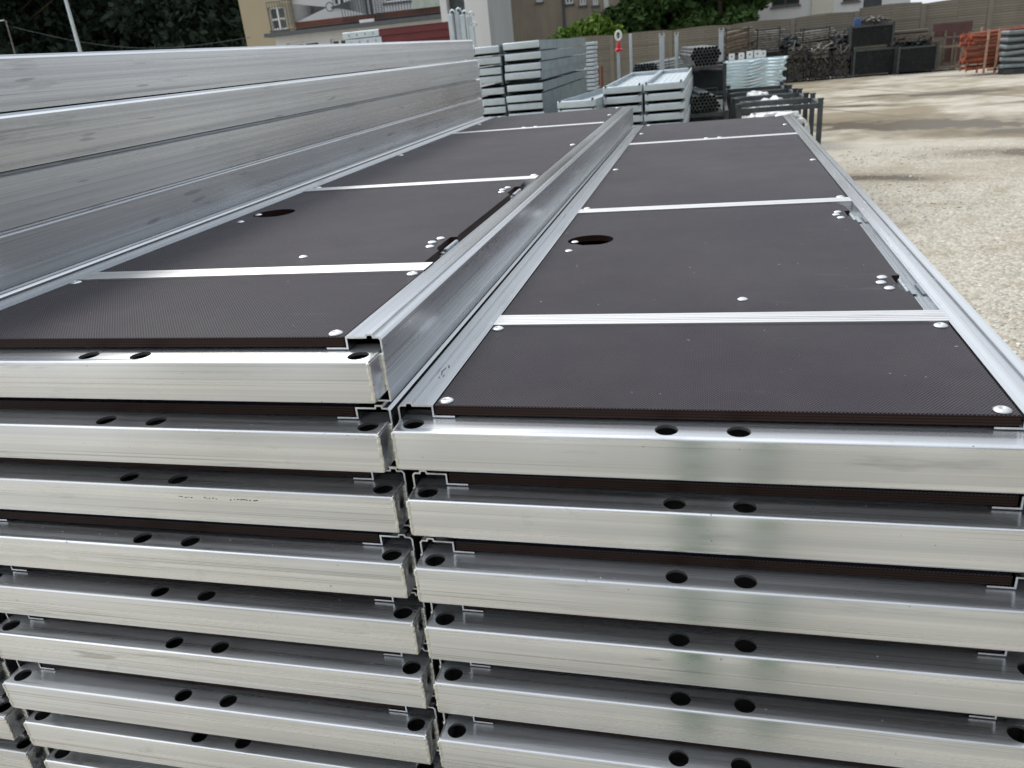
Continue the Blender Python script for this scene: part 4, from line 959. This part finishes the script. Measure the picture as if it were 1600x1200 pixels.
for i, (px, y, h_, r_) in enumerate(((995, 33, 6.0, 2.0), (1060, 32.5, 6.5, 2.2), (1125, 32, 5.5, 1.8), (1090, 42, 8, 4), (1010, 46, 8, 4))):
    tree(['leafy green tree behind the fence beside the brown building', 'leafy green tree behind the fence in the middle of its group', 'leafy green tree behind the fence beside the cream house', 'taller green tree set back behind the middle tree', 'taller green tree set back beside the brown building'][i], at(px, 30, y=y).x, y, h_, r_, LEAF_M, 120+i, 16000, .13, .13, gt2, low=.15)
# bright bush over the fence
b = at(912, 60, y=30); t = thing('leafy_bush', 'bright green bush spilling over the fence before the brown building', 'bush', (b.x, 30, G))
mb = MB()
for k_ in range(8): mb.path([(0, 0, 0), (math.cos(k_)*.4, math.sin(k_)*.2, 1.2), (math.cos(k_)*1.0, math.sin(k_)*.3, 1.9)], [.04, .03, .012], 6)
mb.build('stem', BARK, t)
bz = at(912, 62, y=30).z-G
foliage('crown', LEAF_L, [(-1.1, 0, bz-.15, .5, .5, .33), (-.6, 0, bz+.1, .55, .5, .4), (0, 0, bz+.28, .6, .5, .42), (.55, 0, bz+.3, .55, .5, .45), (1.05, 0, bz+.02, .45, .5, .42), (1.35, 0, bz-.3, .3, .4, .3), (-.2, .1, bz-.6, 1.2, .5, .6), (.4, 0, bz+.62, .22, .3, .2)], 5200, .085, 5, t)
# masts
for i, (px0, py0, px1, py1, y, r_, lab) in enumerate(((103, 0, 125, 80, 25, .055, 'thin pale mast standing before the dark trees'), (9, 32, 19, 84, 30, .03, 'short thin grey pole at the left edge before the dark trees'))):
    a_, b_ = at(px0, py0, y=y), at(px1, py1, y=y); top = a_.z+(3 if i == 0 else 0)
    t = thing('mast', lab, 'mast', (b_.x, y, G)); MB().tube((0, 0, 0), (a_.x-b_.x, 0, top-G), r_*1.3, 10, r_*.8).build('pole', GALVW if i == 0 else TUBEG, t)
    MB().box(-.12, .12, -.12, .12, 0, .03).build('foot', STEEL_D, t); MB().box(-.12, .12, -.03, .03, top-G, top-G+.04).build('cross_arm', GALV, t)
a_ = at(20, 42, y=30.0); b_ = at(392, 58, y=30.0); t = MB(); t.path([a_.lerp(b_, k_/14)-Vector((0, 0, .6*math.sin(math.pi*k_/14))) for k_ in range(15)], .010, 5); o = t.build('overhead_cable', STEEL_D); tag(o, 'thin sagging cable from the grey pole to the beige house', 'cable')

# ------------------------------------------------------------------ behind the photographer: what the metal mirrors
for i, (x, y, h_) in enumerate(((.262, -1.10, 1.12), (.50, -1.22, 1.05))):  # unseen leafy stand-ins, added only for the green bands the tubes reflect
    t = thing('column_shrub', ['slim green shrub behind the photographer, nearer the middle', 'slim green shrub behind the photographer, further right'][i], 'shrub', (x, y, G)); MB().path([(0, 0, 0), (0, 0, h_*.7)], [.02, .008], 6).build('trunk', BARK, t)
    foliage('crown', LEAF_S, [(0, 0, .1+k_*(h_-.15)/9, .052, .06, .10) for k_ in range(10)], 6000, .014, 140+i, t)
t = thing('concrete_fence', 'grey brown concrete fence along the right side of the yard, beyond the picture', 'fence', (19.5, 26, G), R(-90))
for k_ in range(20):
    MB().box(k_*2+.07, k_*2+1.93, 0, .05, 0, 1.9).build('fence_panel', FENCE, t); MB().box(k_*2-.068, k_*2+.068, -.035, .085, 0, 1.95).build('fence_post', FPOST, t)
for i, (x, y, h_, r_) in enumerate(((-14, -26, 9, 5), (-4, -30, 10, 5), (7, -28, 9, 5), (17, -24, 10, 5), (28, -10, 9, 5), (27, 6, 8, 5), (27, 16, 8, 5))):
    tree(['leafy tree far behind the photographer, leftmost', 'leafy tree far behind the photographer, second from left', 'leafy tree far behind the photographer, third from left', 'leafy tree far behind the photographer, rightmost', 'leafy tree off to the right, nearer the photographer', 'leafy tree off to the right, level with the deck ends', 'leafy tree off to the right, level with the fence row'][i], x, y, h_, r_, LEAF_M, 160+i, 7000, .35, .25, None, low=.12)
